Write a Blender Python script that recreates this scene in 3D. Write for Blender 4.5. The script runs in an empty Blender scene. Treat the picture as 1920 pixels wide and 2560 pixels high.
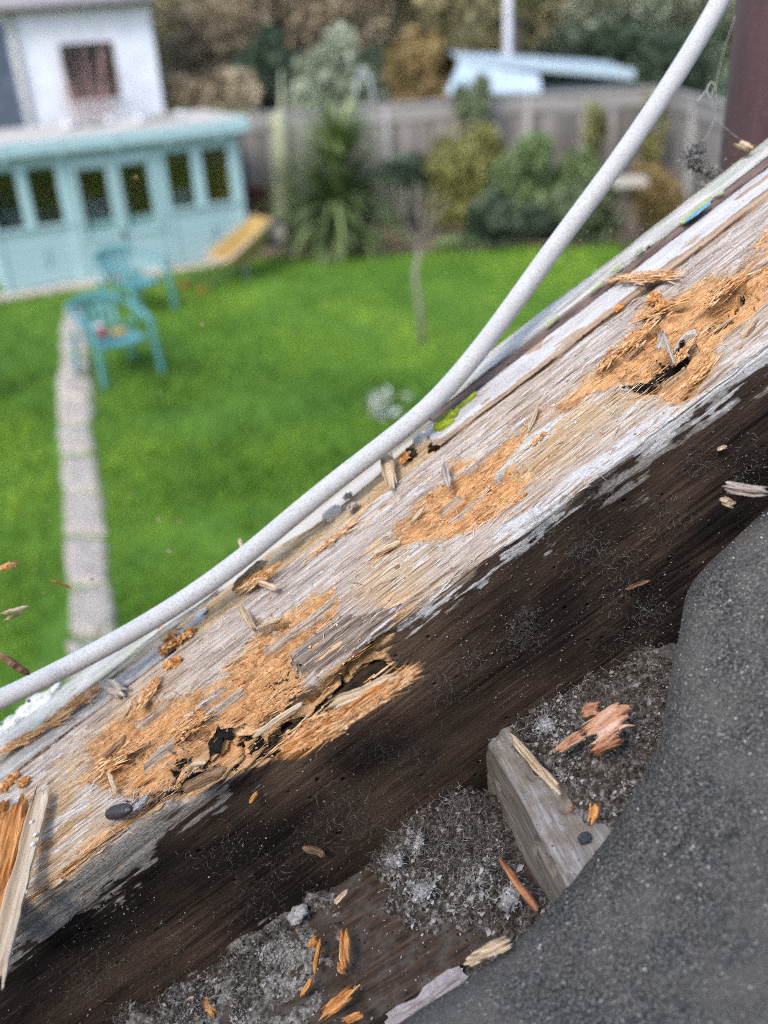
import bpy, math, random
import numpy as np
from mathutils import Matrix, Vector, Euler

# ------------------------------------------------------------------ camera, sky, sun, exposure
sc = bpy.context.scene
COL = sc.collection
PITCH, ROLL, FPX, CAMH = math.radians(27.5), math.radians(3.85), 2400.0, 3.4
FW = np.array([0, math.cos(PITCH), -math.sin(PITCH)])
_R0 = np.array([1.0, 0, 0]); _U0 = np.cross(_R0, FW)
RT = math.cos(ROLL)*_R0 - math.sin(ROLL)*_U0
UP = math.sin(ROLL)*_R0 + math.cos(ROLL)*_U0
CP = np.array([0, 0, CAMH])
cam_d = bpy.data.cameras.new('camera'); cam = bpy.data.objects.new('camera', cam_d); COL.objects.link(cam)
cam.matrix_world = Matrix(((RT[0], UP[0], -FW[0], CP[0]), (RT[1], UP[1], -FW[1], CP[1]), (RT[2], UP[2], -FW[2], CP[2]), (0, 0, 0, 1)))
cam_d.sensor_fit = 'VERTICAL'; cam_d.sensor_height = 34.0; cam_d.lens = 34.0*FPX/2560
cam_d.clip_start = 0.02; cam_d.clip_end = 3000
cam_d.dof.use_dof = True; cam_d.dof.focus_distance = 0.40; cam_d.dof.aperture_fstop = cam_d.lens/5.6
sc.camera = cam
SUN_EL, SUN_AZ = math.radians(46), math.radians(-148)      # azimuth from +Y towards +X
wd = bpy.data.worlds.new('World'); sc.world = wd; wd.use_nodes = True
wn = wd.node_tree.nodes; sky = wn.new('ShaderNodeTexSky'); sky.sky_type = 'NISHITA'; sky.sun_disc = False
sky.sun_elevation = SUN_EL; sky.sun_rotation = SUN_AZ; sky.dust_density = 2.2; sky.air_density = 1.0; sky.ozone_density = 0.6
wd.node_tree.links.new(sky.outputs[0], wn['Background'].inputs[0]); wn['Background'].inputs[1].default_value = 0.15
sl = bpy.data.lights.new('sun', 'SUN'); sl.energy = 0.75; sl.angle = math.radians(16); sl.color = (1, 0.985, 0.965)
sun = bpy.data.objects.new('sun', sl); COL.objects.link(sun)
sdir = Vector((math.sin(SUN_AZ)*math.cos(SUN_EL), math.cos(SUN_AZ)*math.cos(SUN_EL), math.sin(SUN_EL)))
sun.rotation_euler = sdir.to_track_quat('Z', 'Y').to_euler()
vs = sc.view_settings; vs.view_transform = 'Standard'; vs.look = 'None'; vs.gamma = 1; vs.use_curve_mapping = False
vs.exposure = 1.4
sc.cycles.filter_width = 1.05; sc.cycles.use_denoising = False; sc.cycles.use_adaptive_sampling = False; sc.cycles.sampling_pattern = 'BLUE_NOISE'; sc.cycles.sample_clamp_indirect = 2.0; sc.cycles.diffuse_bounces = 3

# ------------------------------------------------------------------ projecting helpers (to read places off the picture while authoring)
def ray(x, y): return FW + RT*(x-960)/FPX - UP*(y-1280)/FPX
def gnd(x, y, z=0.0):
    d = ray(x, y); return CP + d*((z-CP[2])/d[2])
def at_y(x, y, Y):
    d = ray(x, y); return CP + d*(Y/d[1])
def at_d(x, y, d): return CP + ray(x, y)*d
# roof frame: x up the verge, y outwards to the garden, z square to the roof slope
_th = math.radians(37.3); _dc = np.array([math.cos(_th), math.sin(_th), 0.07]); _dc /= np.linalg.norm(_dc)
DX = RT*_dc[0] + UP*_dc[1] - FW*_dc[2]
HN = np.cross(DX, [0, 0, 1]); HN /= np.linalg.norm(HN)
WZ = np.cross(DX, -HN)
OR = at_d(1100, 1470, 0.38)
RM = Matrix(((DX[0], -HN[0], WZ[0], OR[0]), (DX[1], -HN[1], WZ[1], OR[1]), (DX[2], -HN[2], WZ[2], OR[2]), (0, 0, 0, 1)))
RMI = RM.inverted()
def to_roof(P):
    v = np.asarray(P)-OR; return np.array([v@DX, v@-HN, v@WZ])
def top(px, py, z=0.0):           # picture point -> roof frame on the plane z
    d = ray(px, py); return to_roof(CP + d*(((OR-CP)@WZ + z)/(d@WZ)))
def face(px, py, y=0.0):          # picture point -> roof frame on the plane y
    d = ray(px, py); n = -HN; return to_roof(CP + d*(((OR-CP)@n + y)/(d@n)))

# ------------------------------------------------------------------ noise
def _h(ix, iy, seed):
    n = (ix.astype(np.int64)*374761393 + iy.astype(np.int64)*668265263 + seed*1442695041) & 0xffffffff
    n = ((n ^ (n >> 13))*1274126177) & 0xffffffff
    n = ((n ^ (n >> 16))*2246822519) & 0xffffffff
    return ((n ^ (n >> 15)) & 0xffffff)/float(0xffffff)
def vn(x, y, seed=0):
    x = np.asarray(x, float); y = np.asarray(y, float)
    x, y = np.broadcast_arrays(x, y)
    ix = np.floor(x); iy = np.floor(y); fx = x-ix; fy = y-iy
    fx = fx*fx*(3-2*fx); fy = fy*fy*(3-2*fy)
    a = _h(ix, iy, seed); b = _h(ix+1, iy, seed); c = _h(ix, iy+1, seed); d = _h(ix+1, iy+1, seed)
    return (a+(b-a)*fx)*(1-fy) + (c+(d-c)*fx)*fy
def fbm(x, y, seed=0, o=4, g=0.5):
    s = 0; a = 1; t = 0
    for k in range(o):
        s = s + a*vn(x*2**k+k*17.3, y*2**k+k*9.1, seed+k*31); t += a; a *= g
    return s/t
def sst(a, b, x):
    t = np.clip((x-a)/(b-a), 0, 1); return t*t*(3-2*t)
def polysd(x, y, poly):           # signed distance, negative inside
    p = np.asarray(poly, float); n = len(p); d = np.full(x.shape, 1e9); ins = np.zeros(x.shape, bool)
    for i in range(n):
        a = p[i]; b = p[(i+1) % n]; e = b-a
        wx = x-a[0]; wy = y-a[1]; t = np.clip((wx*e[0]+wy*e[1])/(e@e+1e-15), 0, 1)
        d = np.minimum(d, np.hypot(wx-e[0]*t, wy-e[1]*t))
        c = ((a[1] > y) != (b[1] > y)) & (x < (b[0]-a[0])*(y-a[1])/((b[1]-a[1]) if abs(b[1]-a[1]) > 1e-12 else 1e-12)+a[0])
        ins ^= c
    return np.where(ins, -d, d)

# ------------------------------------------------------------------ mesh helpers
def mesh_np(name, V, Fc, smooth=True, attrs=None):
    """V (n,3); Fc (m,3) or (m,4) int array, or a list of face tuples"""
    me = bpy.data.meshes.new(name)
    if isinstance(Fc, np.ndarray):
        k = Fc.shape[1]; m = len(Fc)
        me.vertices.add(len(V)); me.vertices.foreach_set('co', np.ascontiguousarray(V, np.float32).ravel())
        me.loops.add(m*k); me.loops.foreach_set('vertex_index', np.ascontiguousarray(Fc, np.int32).ravel())
        me.polygons.add(m); me.polygons.foreach_set('loop_start', np.arange(0, m*k, k, dtype=np.int32))
        me.update(calc_edges=True)
    else:
        me.from_pydata([tuple(v) for v in V], [], Fc); me.update()
    me.polygons.foreach_set('use_smooth', np.full(len(me.polygons), smooth))
    for an, av in (attrs or {}).items():
        a = me.attributes.new(an, 'FLOAT', 'POINT'); a.data.foreach_set('value', np.ascontiguousarray(av, np.float32).ravel())
    me.update()
    return me
def grid_faces(nx, ny, wrap=False):
    i = np.arange(nx-1)[:, None]; j = np.arange(ny if wrap else ny-1)[None, :]
    j2 = (j+1) % ny
    return np.stack([i*ny+j, (i+1)*ny+j, (i+1)*ny+j2, i*ny+j2], -1).reshape(-1, 4)
def link(name, me, mat=None, parent=None, mw=None):
    o = bpy.data.objects.new(name, me); COL.objects.link(o)
    if mat is not None and me is not None and not me.materials: me.materials.append(mat)
    if parent is not None: o.parent = parent
    if mw is not None: o.matrix_basis = mw
    return o
def tag(o, label=None, cat=None, group=None, kind=None):
    for k, v in (('label', label), ('category', cat), ('group', group), ('kind', kind)):
        if v: o[k] = v
    return o
def empty(name, label, cat, loc=(0, 0, 0), rz=0, group=None, mw=None):
    o = bpy.data.objects.new(name, None); COL.objects.link(o); o.empty_display_size = 0.05
    if mw is not None: o.matrix_basis = mw
    else: o.location = loc; o.rotation_euler = (0, 0, rz)
    return tag(o, label, cat, group)
class MB:
    """collects simple shapes into one mesh"""
    def __init__(s): s.v = []; s.f = []
    def add(s, v, f):
        b = len(s.v); s.v += [tuple(q) for q in v]; s.f += [tuple(i+b for i in q) for q in f]; return s
    def box(s, x0, x1, y0, y1, z0, z1):
        v = [(x, y, z) for x in (x0, x1) for y in (y0, y1) for z in (z0, z1)]
        return s.add(v, [(0, 1, 3, 2), (4, 6, 7, 5), (0, 4, 5, 1), (2, 3, 7, 6), (0, 2, 6, 4), (1, 5, 7, 3)])
    def hexa(s, lo, hi):          # two quads lo/hi (4 points each, same order)
        return s.add(list(lo)+list(hi), [(3, 2, 1, 0), (4, 5, 6, 7)]+[(i, (i+1) % 4, 4+(i+1) % 4, 4+i) for i in range(4)])
    def tube(s, pts, rad, n=8, flat=1.0, cap=True):
        pts = [np.asarray(p, float) for p in pts]; rad = rad if hasattr(rad, '__len__') else [rad]*len(pts)
        V = []; u = None
        for i, p in enumerate(pts):
            t = pts[min(i+1, len(pts)-1)]-pts[max(i-1, 0)]; t /= np.linalg.norm(t)+1e-12
            if u is None:
                u = np.cross(t, [0, 0, 1.0]);
                if np.linalg.norm(u) < 1e-3: u = np.array([1.0, 0, 0])
            u = u-t*(u@t); u /= np.linalg.norm(u); w = np.cross(t, u)
            for k in range(n):
                a = 2*math.pi*k/n; V.append(p+rad[i]*(math.cos(a)*u+flat*math.sin(a)*w))
        m = len(pts); F = [(i*n+k, i*n+(k+1) % n, (i+1)*n+(k+1) % n, (i+1)*n+k) for i in range(m-1) for k in range(n)]
        if cap: F += [tuple(range(n))[::-1], tuple((m-1)*n+k for k in range(n))]
        return s.add(V, F)
    def lathe(s, prof, n=16, c=(0, 0, 0)):
        V = [(c[0]+r*math.cos(2*math.pi*k/n), c[1]+r*math.sin(2*math.pi*k/n), c[2]+z) for r, z in prof for k in range(n)]
        F = [(i*n+k, i*n+(k+1) % n, (i+1)*n+(k+1) % n, (i+1)*n+k) for i in range(len(prof)-1) for k in range(n)]
        F += [tuple(range(n))[::-1], tuple((len(prof)-1)*n+k for k in range(n))]
        return s.add(V, F)
    def build(s, name, mat, parent=None, smooth=False, mw=None, bevel=0):
        me = mesh_np(name, s.v, s.f, smooth)
        o = link(name, me, mat, parent, mw)
        if bevel:
            m = o.modifiers.new('bevel', 'BEVEL'); m.width = bevel; m.segments = 2; m.limit_method = 'ANGLE'
        return o

# ------------------------------------------------------------------ materials
class NT:
    def __init__(s, name):
        s.m = bpy.data.materials.new(name); s.m.use_nodes = True; s.t = s.m.node_tree; s.b = s.t.nodes['Principled BSDF']
        s.b.inputs['Specular IOR Level'].default_value = 0.25
    def n(s, ty, **kw):
        q = s.t.nodes.new(ty)
        for k, v in kw.items(): setattr(q, k, v)
        return q
    def l(s, a, b): s.t.links.new(a, b)
    def coord(s, scale, kind='Object', rot=(0, 0, 0)):
        c = s.n('ShaderNodeTexCoord'); mp = s.n('ShaderNodeMapping'); mp.inputs['Scale'].default_value = scale if hasattr(scale, '__len__') else (scale,)*3
        mp.inputs['Rotation'].default_value = rot
        s.l(c.outputs[kind], mp.inputs[0]); return mp.outputs[0]
    def noise(s, scale, detail=5, rough=0.6, dist=0.0, kind='Object', rot=(0, 0, 0)):
        q = s.n('ShaderNodeTexNoise'); q.inputs['Scale'].default_value = 1; q.inputs['Detail'].default_value = detail
        q.inputs['Roughness'].default_value = rough; q.inputs['Distortion'].default_value = dist
        s.l(s.coord(scale, kind, rot), q.inputs['Vector']); return q.outputs['Fac']
    def voro(s, scale, feature='F1', rnd=1.0):
        q = s.n('ShaderNodeTexVoronoi', feature=feature); q.inputs['Scale'].default_value = 1; q.inputs['Randomness'].default_value = rnd
        s.l(s.coord(scale), q.inputs['Vector']); return q
    def ramp(s, fac, stops):
        q = s.n('ShaderNodeValToRGB'); e = q.color_ramp.elements
        while len(e) < len(stops): e.new(0.5)
        for k, (p, c) in enumerate(stops):
            e[k].position = p; e[k].color = (c, c, c, 1) if not hasattr(c, '__len__') else (*c, 1)
        s.l(fac, q.inputs[0]); return q.outputs[0]
    def attr(s, name):
        q = s.n('ShaderNodeAttribute', attribute_name=name); return q.outputs['Fac']
    def math(s, op, a, b, clamp=False):
        q = s.n('ShaderNodeMath', operation=op, use_clamp=clamp)
        for i, v in enumerate((a, b)):
            if isinstance(v, (int, float)): q.inputs[i].default_value = v
            else: s.l(v, q.inputs[i])
        return q.outputs[0]
    def mix(s, fac, a, b):
        q = s.n('ShaderNodeMix', data_type='RGBA')
        for i, v in ((0, fac), (6, a), (7, b)):
            if isinstance(v, (int, float)): q.inputs[i].default_value = v
            elif isinstance(v, tuple): q.inputs[i].default_value = (*v, 1)
            else: s.l(v, q.inputs[i])
        return q.outputs[2]
    def sharp(s, fac, n, amt=0.5, lo=0.42, hi=0.58):     # break a mask up with noise
        v = s.math('ADD', fac, s.math('MULTIPLY', s.math('SUBTRACT', n, 0.5), amt))
        q = s.n('ShaderNodeMapRange', interpolation_type='SMOOTHSTEP'); q.inputs[1].default_value = lo; q.inputs[2].default_value = hi
        s.l(v, q.inputs[0]); return q.outputs[0]
    def bump(s, h, strength, dist):
        q = s.n('ShaderNodeBump'); q.inputs['Strength'].default_value = strength; q.inputs['Distance'].default_value = dist
        s.l(h, q.inputs['Height']); s.l(q.outputs[0], s.b.inputs['Normal'])
    def out(s, col, rough=0.8):
        if isinstance(col, tuple): s.b.inputs['Base Color'].default_value = (*col, 1)
        else: s.l(col, s.b.inputs['Base Color'])
        if isinstance(rough, (int, float)): s.b.inputs['Roughness'].default_value = rough
        else: s.l(rough, s.b.inputs['Roughness'])
        return s.m
def simple(name, c1, c2, scale, rough=0.8, bump=0.0, bdist=0.01, detail=5, lo=0.35, hi=0.65, rot=(0, 0, 0), spec=0.25, trans=0.0):
    t = NT(name); n = t.noise(scale, detail, rot=rot); c = t.ramp(n, [(lo, c1), (hi, c2)])
    t.b.inputs['Specular IOR Level'].default_value = spec
    if bump: t.bump(n, bump, bdist)
    return t.out(c, rough)
def shaded(name, c1, c2, c3=None, rough=0.8, scale=400, amt=0.35, grain=0):       # colour follows a per-piece attribute
    t = NT(name); a = t.attr('shade'); n = t.noise((grain*0.07, grain, grain), 4, 0.7) if grain else t.noise(scale, 3)
    v = t.math('ADD', a, t.math('MULTIPLY', t.math('SUBTRACT', n, 0.5), amt))
    c = t.ramp(v, [(0, c1), (0.55, c2), (1, c3 or c2)])
    if grain:
        g = t.noise((grain*0.12, grain, grain), 4, 0.65); t.bump(t.math('ADD', g, t.math('MULTIPLY', n, 0.5)), 1.0, 0.5/grain)
    return t.out(c, rough)
rng = np.random.default_rng(7)
# ================================================================== THE GARDEN (setting)
m_lawn = NT('lawn_soil')
_n = m_lawn.noise(0.9, 6, 0.65); _n2 = m_lawn.noise(9, 4)
m_lawn.bump(_n2, 0.6, 0.03)
m_lawn = m_lawn.out(m_lawn.mix(m_lawn.math('MULTIPLY', _n2, 0.5), m_lawn.ramp(_n, [(0.35, (0.05, 0.125, 0.013)), (0.65, (0.12, 0.245, 0.025))]), (0.05, 0.11, 0.012)), 0.95)
def sheet(name, x0, x1, y0, y1, z, nx, ny, amp, mat, seed=0, sc_=0.6, kind='structure'):
    xs = np.linspace(x0, x1, nx); ys = np.linspace(y0, y1, ny); X, Y = np.meshgrid(xs, ys, indexing='ij')
    Z = z + amp*(fbm(X*sc_, Y*sc_, seed)-0.5)
    return tag(link(name, mesh_np(name, np.stack([X, Y, Z], -1).reshape(-1, 3), grid_faces(nx, ny)), mat), kind=kind)
sheet('ground', -400, 400, -60, 900, -0.06, 60, 60, 0.0, simple('far_ground', (0.05, 0.08, 0.02), (0.09, 0.10, 0.03), 0.2, 0.95))
sheet('lawn', -7, 5.3, -1, 16.0, 0.0, 160, 200, 0.07, m_lawn, 3, 0.8)
m_soil = simple('bed_soil', (0.10, 0.075, 0.055), (0.24, 0.19, 0.15), 6, 0.95, 0.8, 0.05)
def bed_strip():
    xs = np.linspace(-1.9, 5.2, 120); ys = np.linspace(0, 1, 16); X, T = np.meshgrid(xs, ys, indexing='ij')
    y0 = 15.35 - 0.10*(X+1) + 0.25*(fbm(X*0.9, X*0, 5)-0.5)
    Y = y0 + T*(18.2-y0); Z = 0.06+0.10*(fbm(X*3, Y*3, 9)-0.4)*sst(0, 0.2, T)
    tag(link('flower_bed', mesh_np('flower_bed', np.stack([X, Y, Z], -1).reshape(-1, 3), grid_faces(120, 16)), m_soil), kind='structure')
bed_strip()
# grass: blades scattered over the lawn in view
def grass():
    N = 75000
    x = rng.uniform(-6.4, 4.6, N*3); y = rng.uniform(4.2, 15.9, N*3)
    keep = rng.random(N*3) < np.clip(7.0/y, 0.15, 1)**1.2
    # leave the paving free
    cx = np.interp(y, [5.5, 9.55, 13.5], [-2.03, -3.23, -4.14]); keep &= np.abs(x-cx) > 0.16
    x = x[keep][:N]; y = y[keep][:N]; n = len(x)
    pn = 0.55*fbm(x*0.7, y*0.7, 41, 3)+0.45*fbm(x*2.3, y*1.6, 42, 3); h = 0.035+0.045*rng.random(n)+0.03*pn; w = 0.008+0.007*rng.random(n)
    a = rng.uniform(0, 2*math.pi, n); l = rng.uniform(0, 0.05, n); la = rng.uniform(0, 2*math.pi, n)
    b = np.stack([x, y, np.full(n, -0.02)], -1); sd = np.stack([np.cos(a), np.sin(a), 0*a], -1)*w[:, None]
    tip = b+np.stack([np.cos(la)*l, np.sin(la)*l, h+0.02], -1)
    V = np.stack([b-sd, b+sd, tip], 1).reshape(-1, 3)
    shade = np.repeat(np.clip(0.46+1.8*(pn-0.5)+rng.normal(0, 0.12, n), 0, 1), 3)
    me = mesh_np('grass', V, np.arange(n*3).reshape(-1, 3), False, {'shade': shade})
    tag(link('grass', me, shaded('grass_blade', (0.036, 0.095, 0.010), (0.115, 0.225, 0.020), (0.27, 0.39, 0.042), 0.6, 3)), 'short bright green grass covering the garden lawn', 'grass', kind='stuff')
grass()
# stepping path of paving stones: each slab a child of the path
m_stone = simple('paving_stone', (0.24, 0.21, 0.175), (0.53, 0.48, 0.42), 22, 0.9, 0.9, 0.04)
path = tag(link('path', None), kind='structure'); 
edge_l = [(165, 762), (158, 800), (146, 890), (142, 1000), (150, 1130), (157, 1240), (162, 1370), (168, 1500), (172, 1620), (176, 1760)]
edge_r = [(213, 760), (219, 800), (228, 890), (236, 1000), (246, 1130), (257, 1240), (278, 1370), (283, 1500), (300, 1620), (318, 1760)]
cuts = [762, 800, 842, 886, 940, 1000, 1065, 1140, 1238, 1345, 1470, 1600, 1760]
for k in range(len(cuts)-1):
    q = []
    for yy, f in ((cuts[k], 1), (cuts[k+1], -1)):
        yy += 1.5*f*(1+k/12); j = rng.uniform(-6, 6, 2)
        q.append(gnd(np.interp(yy, [e[1] for e in edge_l], [e[0] for e in edge_l])+j[0], yy)); q.append(gnd(np.interp(yy, [e[1] for e in edge_r], [e[0] for e in edge_r])+j[1], yy+rng.uniform(-5, 5)))
    a, b, c, d = q; nx, ny = 14, 14
    u, v = np.meshgrid(np.linspace(0, 1, nx), np.linspace(0, 1, ny), indexing='ij')
    P = (a*(1-u[..., None])+b*u[..., None])*(1-v[..., None])+(c*(1-u[..., None])+d*u[..., None])*v[..., None]
    ed = np.minimum(np.minimum(u, 1-u), np.minimum(v, 1-v)); P[..., :2] += (0.07*(np.stack([fbm(P[..., 0]*9, P[..., 1]*9, 3), fbm(P[..., 0]*9, P[..., 1]*9, 4)], -1)-0.5))
    P[..., 2] = 0.02+0.022*sst(0, 0.12, ed)+0.03*(fbm(P[..., 0]*14, P[..., 1]*14, 70)-0.5)*sst(0, 0.1, ed)-0.03*(ed < 1e-6)
    link('slab', mesh_np('slab', P.reshape(-1, 3), grid_faces(nx, ny)), m_stone, path)

# ------------------------------------------------------------------ summerhouse
SL = gnd(23, 739); SA = gnd(628, 640)-SL; SLEN = float(np.linalg.norm(SA)); rzS = math.atan2(SA[1], SA[0])
m_teal = NT('teal_paint'); _n = m_teal.noise((1.2, 1.2, 30), 3); _g = m_teal.noise(5, 4)
m_teal.bump(_n, 0.3, 0.01); m_teal = m_teal.out(m_teal.mix(m_teal.math('MULTIPLY', _g, 0.35), (0.30, 0.44, 0.455), (0.25, 0.375, 0.39)), 0.55)
m_teal2 = simple('teal_trim_paint', (0.29, 0.43, 0.45), (0.34, 0.49, 0.505), 8, 0.5)
m_roofing = simple('pale_roofing_felt', (0.36, 0.335, 0.29), (0.48, 0.45, 0.40), 5, 0.9, 0.4, 0.02)
m_inside = simple('mustard_boards', (0.36, 0.28, 0.09), (0.48, 0.38, 0.13), (1, 1, 14), 0.8)
m_glass = NT('window_glass')
_tr = m_glass.n('ShaderNodeBsdfTransparent'); _gl = m_glass.n('ShaderNodeBsdfGlossy'); _gl.inputs['Roughness'].default_value = 0.03; _mx = m_glass.n('ShaderNodeMixShader'); _mx.inputs[0].default_value = 0.07
_tr.inputs[0].default_value = (0.9, 0.93, 0.92, 1); m_glass.l(_tr.outputs[0], _mx.inputs[1]); m_glass.l(_gl.outputs[0], _mx.inputs[2]); m_glass.l(_mx.outputs[0], m_glass.t.nodes['Material Output'].inputs[0]); m_glass = m_glass.m
m_iron = simple('black_metal', (0.02, 0.02, 0.022), (0.05, 0.05, 0.05), 20, 0.5)
sh = empty('summerhouse', 'long turquoise timber summerhouse with six tall windows beside the lawn', 'summerhouse', tuple(SL), rzS)
Hh, DEP = 1.90, 1.9
panes = [(0.05, 0.46, 0.90, 1.72), (0.60, 1.02, 0.90, 1.72), (1.29, 1.73, 0.69, 1.63), (1.91, 2.35, 0.69, 1.63), (2.62, 3.03, 0.89, 1.71), (3.19, 3.62, 0.89, 1.71)]
def boards(name, x0, x1, z0, z1, y, mat, n):
    h = (z1-z0)/n
    for k in range(n): MB().hexa([(x0, y+0.012, z0+k*h), (x1, y+0.012, z0+k*h), (x1, y, z0+k*h), (x0, y, z0+k*h)], [(x0, y+0.012, z0+(k+1)*h-0.004), (x1, y+0.012, z0+(k+1)*h-0.004), (x1, y+0.006, z0+(k+1)*h-0.004), (x0, y+0.006, z0+(k+1)*h-0.004)]).build('cladding_board', mat, sh)
# framework: sill panels under the windows, posts between, head above
for (x0, x1, zt) in ((-0.03, 1.18, 0.90), (2.53, SLEN-0.09, 0.88)):
    boards('cladding', x0, x1, 0.06, zt, 0.0, m_teal, 7)
MB().box(-0.03, SLEN, 0.013, 0.03, 0.0, 0.88).build('lining_panel', m_teal, sh)
posts = [(-0.04, 0.05), (0.46, 0.60), (1.02, 1.2), (2.46, 2.62), (3.03, 3.19), (3.62, SLEN)]
for a, b in posts: MB().box(a, b, -0.02, 0.045, 0.9 if 0.3 < a < 0.6 or 2.9 < a < 3.1 else 0.0, 1.74).build('post', m_teal2, sh, bevel=0.006)
MB().box(-0.04, SLEN, -0.015, 0.05, 1.72, Hh).build('head_board', m_teal, sh)
MB().box(-0.04, 1.2, -0.045, 0.02, 0.885, 0.925).build('window_sill', m_teal2, sh); MB().box(2.46, SLEN, -0.045, 0.02, 0.865, 0.905).build('window_sill', m_teal2, sh)
# double door, standing a little proud, with its own frame, panes and hinges
for (x0, x1, p) in ((1.21, 1.815, panes[2]), (1.825, 2.455, panes[3])):
    d = MB()
    d.box(x0, x1, -0.035, -0.022, 0.05, p[2]).box(x0, p[0], -0.05, -0.005, p[2], p[3]).box(p[1], x1, -0.05, -0.005, p[2], p[3]).box(x0, x1, -0.05, -0.005, p[3], 1.76)
    dr = d.build('door', m_teal, sh)
    MB().box(x0+0.02, x1-0.02, -0.058, -0.036, p[2]-0.07, p[2]-0.01).build('rail', m_teal2, dr)
    MB().box(x0+0.02, x1-0.02, -0.058, -0.036, 0.05, 0.17).build('rail', m_teal2, dr)
    hx = x0 if x0 < 1.5 else x1-0.2
    for hz in (0.62, 1.66, 0.2): MB().box(hx, hx+0.2, -0.066, -0.059, hz, hz+0.03).build('hinge', m_teal2, dr)
MB().box(1.80, 1.84, -0.07, -0.052, 0.56, 0.72).build('door_bolt', m_iron, sh)
for hx in (0.62, 3.2): MB().box(hx, hx+0.015, -0.05, -0.02, 0.42, 0.62).box(hx-0.03, hx+0.045, -0.045, -0.02, 0.40, 0.43).build('latch', m_teal2, sh)
for i, (a, b, z0, z1) in enumerate(panes):
    y = -0.01 if i in (2, 3) else 0.02
    w = MB().box(a-0.012, a+0.010, y-0.012, y+0.012, z0, z1).box(b-0.010, b+0.012, y-0.012, y+0.012, z0, z1).box(a+0.010, b-0.010, y-0.012, y+0.012, z0, z0+0.015).box(a+0.010, b-0.010, y-0.012, y+0.012, z1-0.015, z1).build('window', m_teal2, sh)
    MB().box(a+0.010, b-0.010, y-0.002, y+0.002, z0+0.015, z1-0.015).build('pane', m_glass, w)
# side, back, floor, inner lining
MB().box(-0.04, 0.0, 0.05, DEP, 0.0, Hh).build('wall', m_teal, sh); MB().box(SLEN-0.04, SLEN, 0.05, DEP, 0.0, Hh).build('wall', m_teal, sh)
MB().box(0.0, SLEN-0.04, DEP-0.05, DEP, 0.0, Hh).build('wall', m_inside, sh); MB().box(0.001, 0.02, 0.06, DEP-0.06, 0.1, Hh-0.02).build('lining_panel', m_inside, sh)
MB().box(SLEN-0.07, SLEN-0.041, 0.06, DEP-0.06, 0.1, Hh-0.02).build('lining_panel', m_inside, sh)
MB().box(0.0, SLEN-0.05, 0.06, DEP-0.06, 0.02, 0.08).build('floor', m_inside, sh)
rf = MB().hexa([(-0.35, -0.20, 1.99), (SLEN+0.12, -0.20, 1.99), (SLEN+0.12, DEP+0.1, 2.04), (-0.35, DEP+0.1, 2.04)], [(-0.35, -0.20, 2.06), (SLEN+0.12, -0.20, 2.06), (SLEN+0.12, DEP+0.1, 2.11), (-0.35, DEP+0.1, 2.11)]).build('roof', m_roofing, sh)
MB().box(-0.36, SLEN+0.14, -0.235, -0.205, 1.90, 2.085).build('fascia', m_teal2, rf, bevel=0.01)
MB().box(SLEN+0.125, SLEN+0.15, -0.205, DEP+0.1, 1.93, 2.10).build('fascia', m_teal2, rf, bevel=0.01)
for k in range(5): MB().box(0.3+k*0.78, 0.36+k*0.78, -0.25, -0.236, 1.87, 2.08).build('cover_batten', m_teal2, rf, bevel=0.006)
MB().box(-0.04, SLEN-0.01, -0.1, 0.0, 1.88, 1.905).build('soffit', m_teal, rf)
# grey dust-covered seats inside
m_grey = simple('grey_upholstery', (0.26, 0.27, 0.29), (0.42, 0.43, 0.45), 6, 0.9)
def sofa(ax, w, lab):
    M_ = Matrix.Translation(tuple(SL)) @ Matrix.Rotation(rzS, 4, 'Z') @ Matrix.Translation((ax, 0.62, 0.085))
    s = empty('armchair', lab, 'armchair', mw=M_, group='grey armchairs inside the summerhouse')
    def pad(nm, x0, x1, y0, y1, z0, z1):
        o = MB().box(x0, x1, y0, y1, z0, z1).build(nm, m_grey, s, bevel=0.05); o.modifiers['bevel'].segments = 3
    pad('seat', -w/2, w/2, -0.25, 0.35, 0.1, 0.45); pad('backrest', -w/2, w/2, 0.36, 0.52, 0.12, 0.95)
    pad('armrest', -w/2-0.14, -w/2-0.01, -0.25, 0.45, 0.1, 0.66); pad('armrest', w/2+0.01, w/2+0.14, -0.25, 0.45, 0.1, 0.66)
    for x in (-w/2, w/2):
        for y in (-0.2, 0.4): MB().box(x-0.03, x+0.03, y-0.03, y+0.03, 0, 0.1).build('leg', m_iron, s)
sofa(0.5, 0.6, 'grey armchair behind the left-hand summerhouse windows'); sofa(1.85, 0.7, 'grey armchair behind the summerhouse double doors'); sofa(3.1, 0.6, 'grey armchair behind the right-hand summerhouse windows')
# weights on the summerhouse roof: dark bars with white rounded ends
m_white = simple('white_plastic', (0.54, 0.56, 0.60), (0.62, 0.63, 0.66), 10, 0.5)
m_slate = simple('slate_grey_bar', (0.20, 0.20, 0.20), (0.30, 0.30, 0.30), 10, 0.6)
def roof_bar(px0, px1, lab):
    A = gnd(*px0, 2.13); B = gnd(*px1, 2.13); d = B-A; Ln = np.linalg.norm(d)
    o = empty('roof_weight', lab, 'roof weight', tuple(A-[0, 0, 0.018]), math.atan2(d[1], d[0]), 'white-ended bars lying along the summerhouse roof')
    MB().box(0.06, Ln-0.06, -0.05, 0.05, 0, 0.05).build('bar', m_slate, o, bevel=0.01)
    for x in (0.03, Ln-0.03):
        MB().lathe([(0.02, -0.0), (0.07, 0.01), (0.085, 0.04), (0.07, 0.075), (0.02, 0.095)], 12, (x, 0, 0)).build('end_cap', m_white, o, True)
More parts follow.
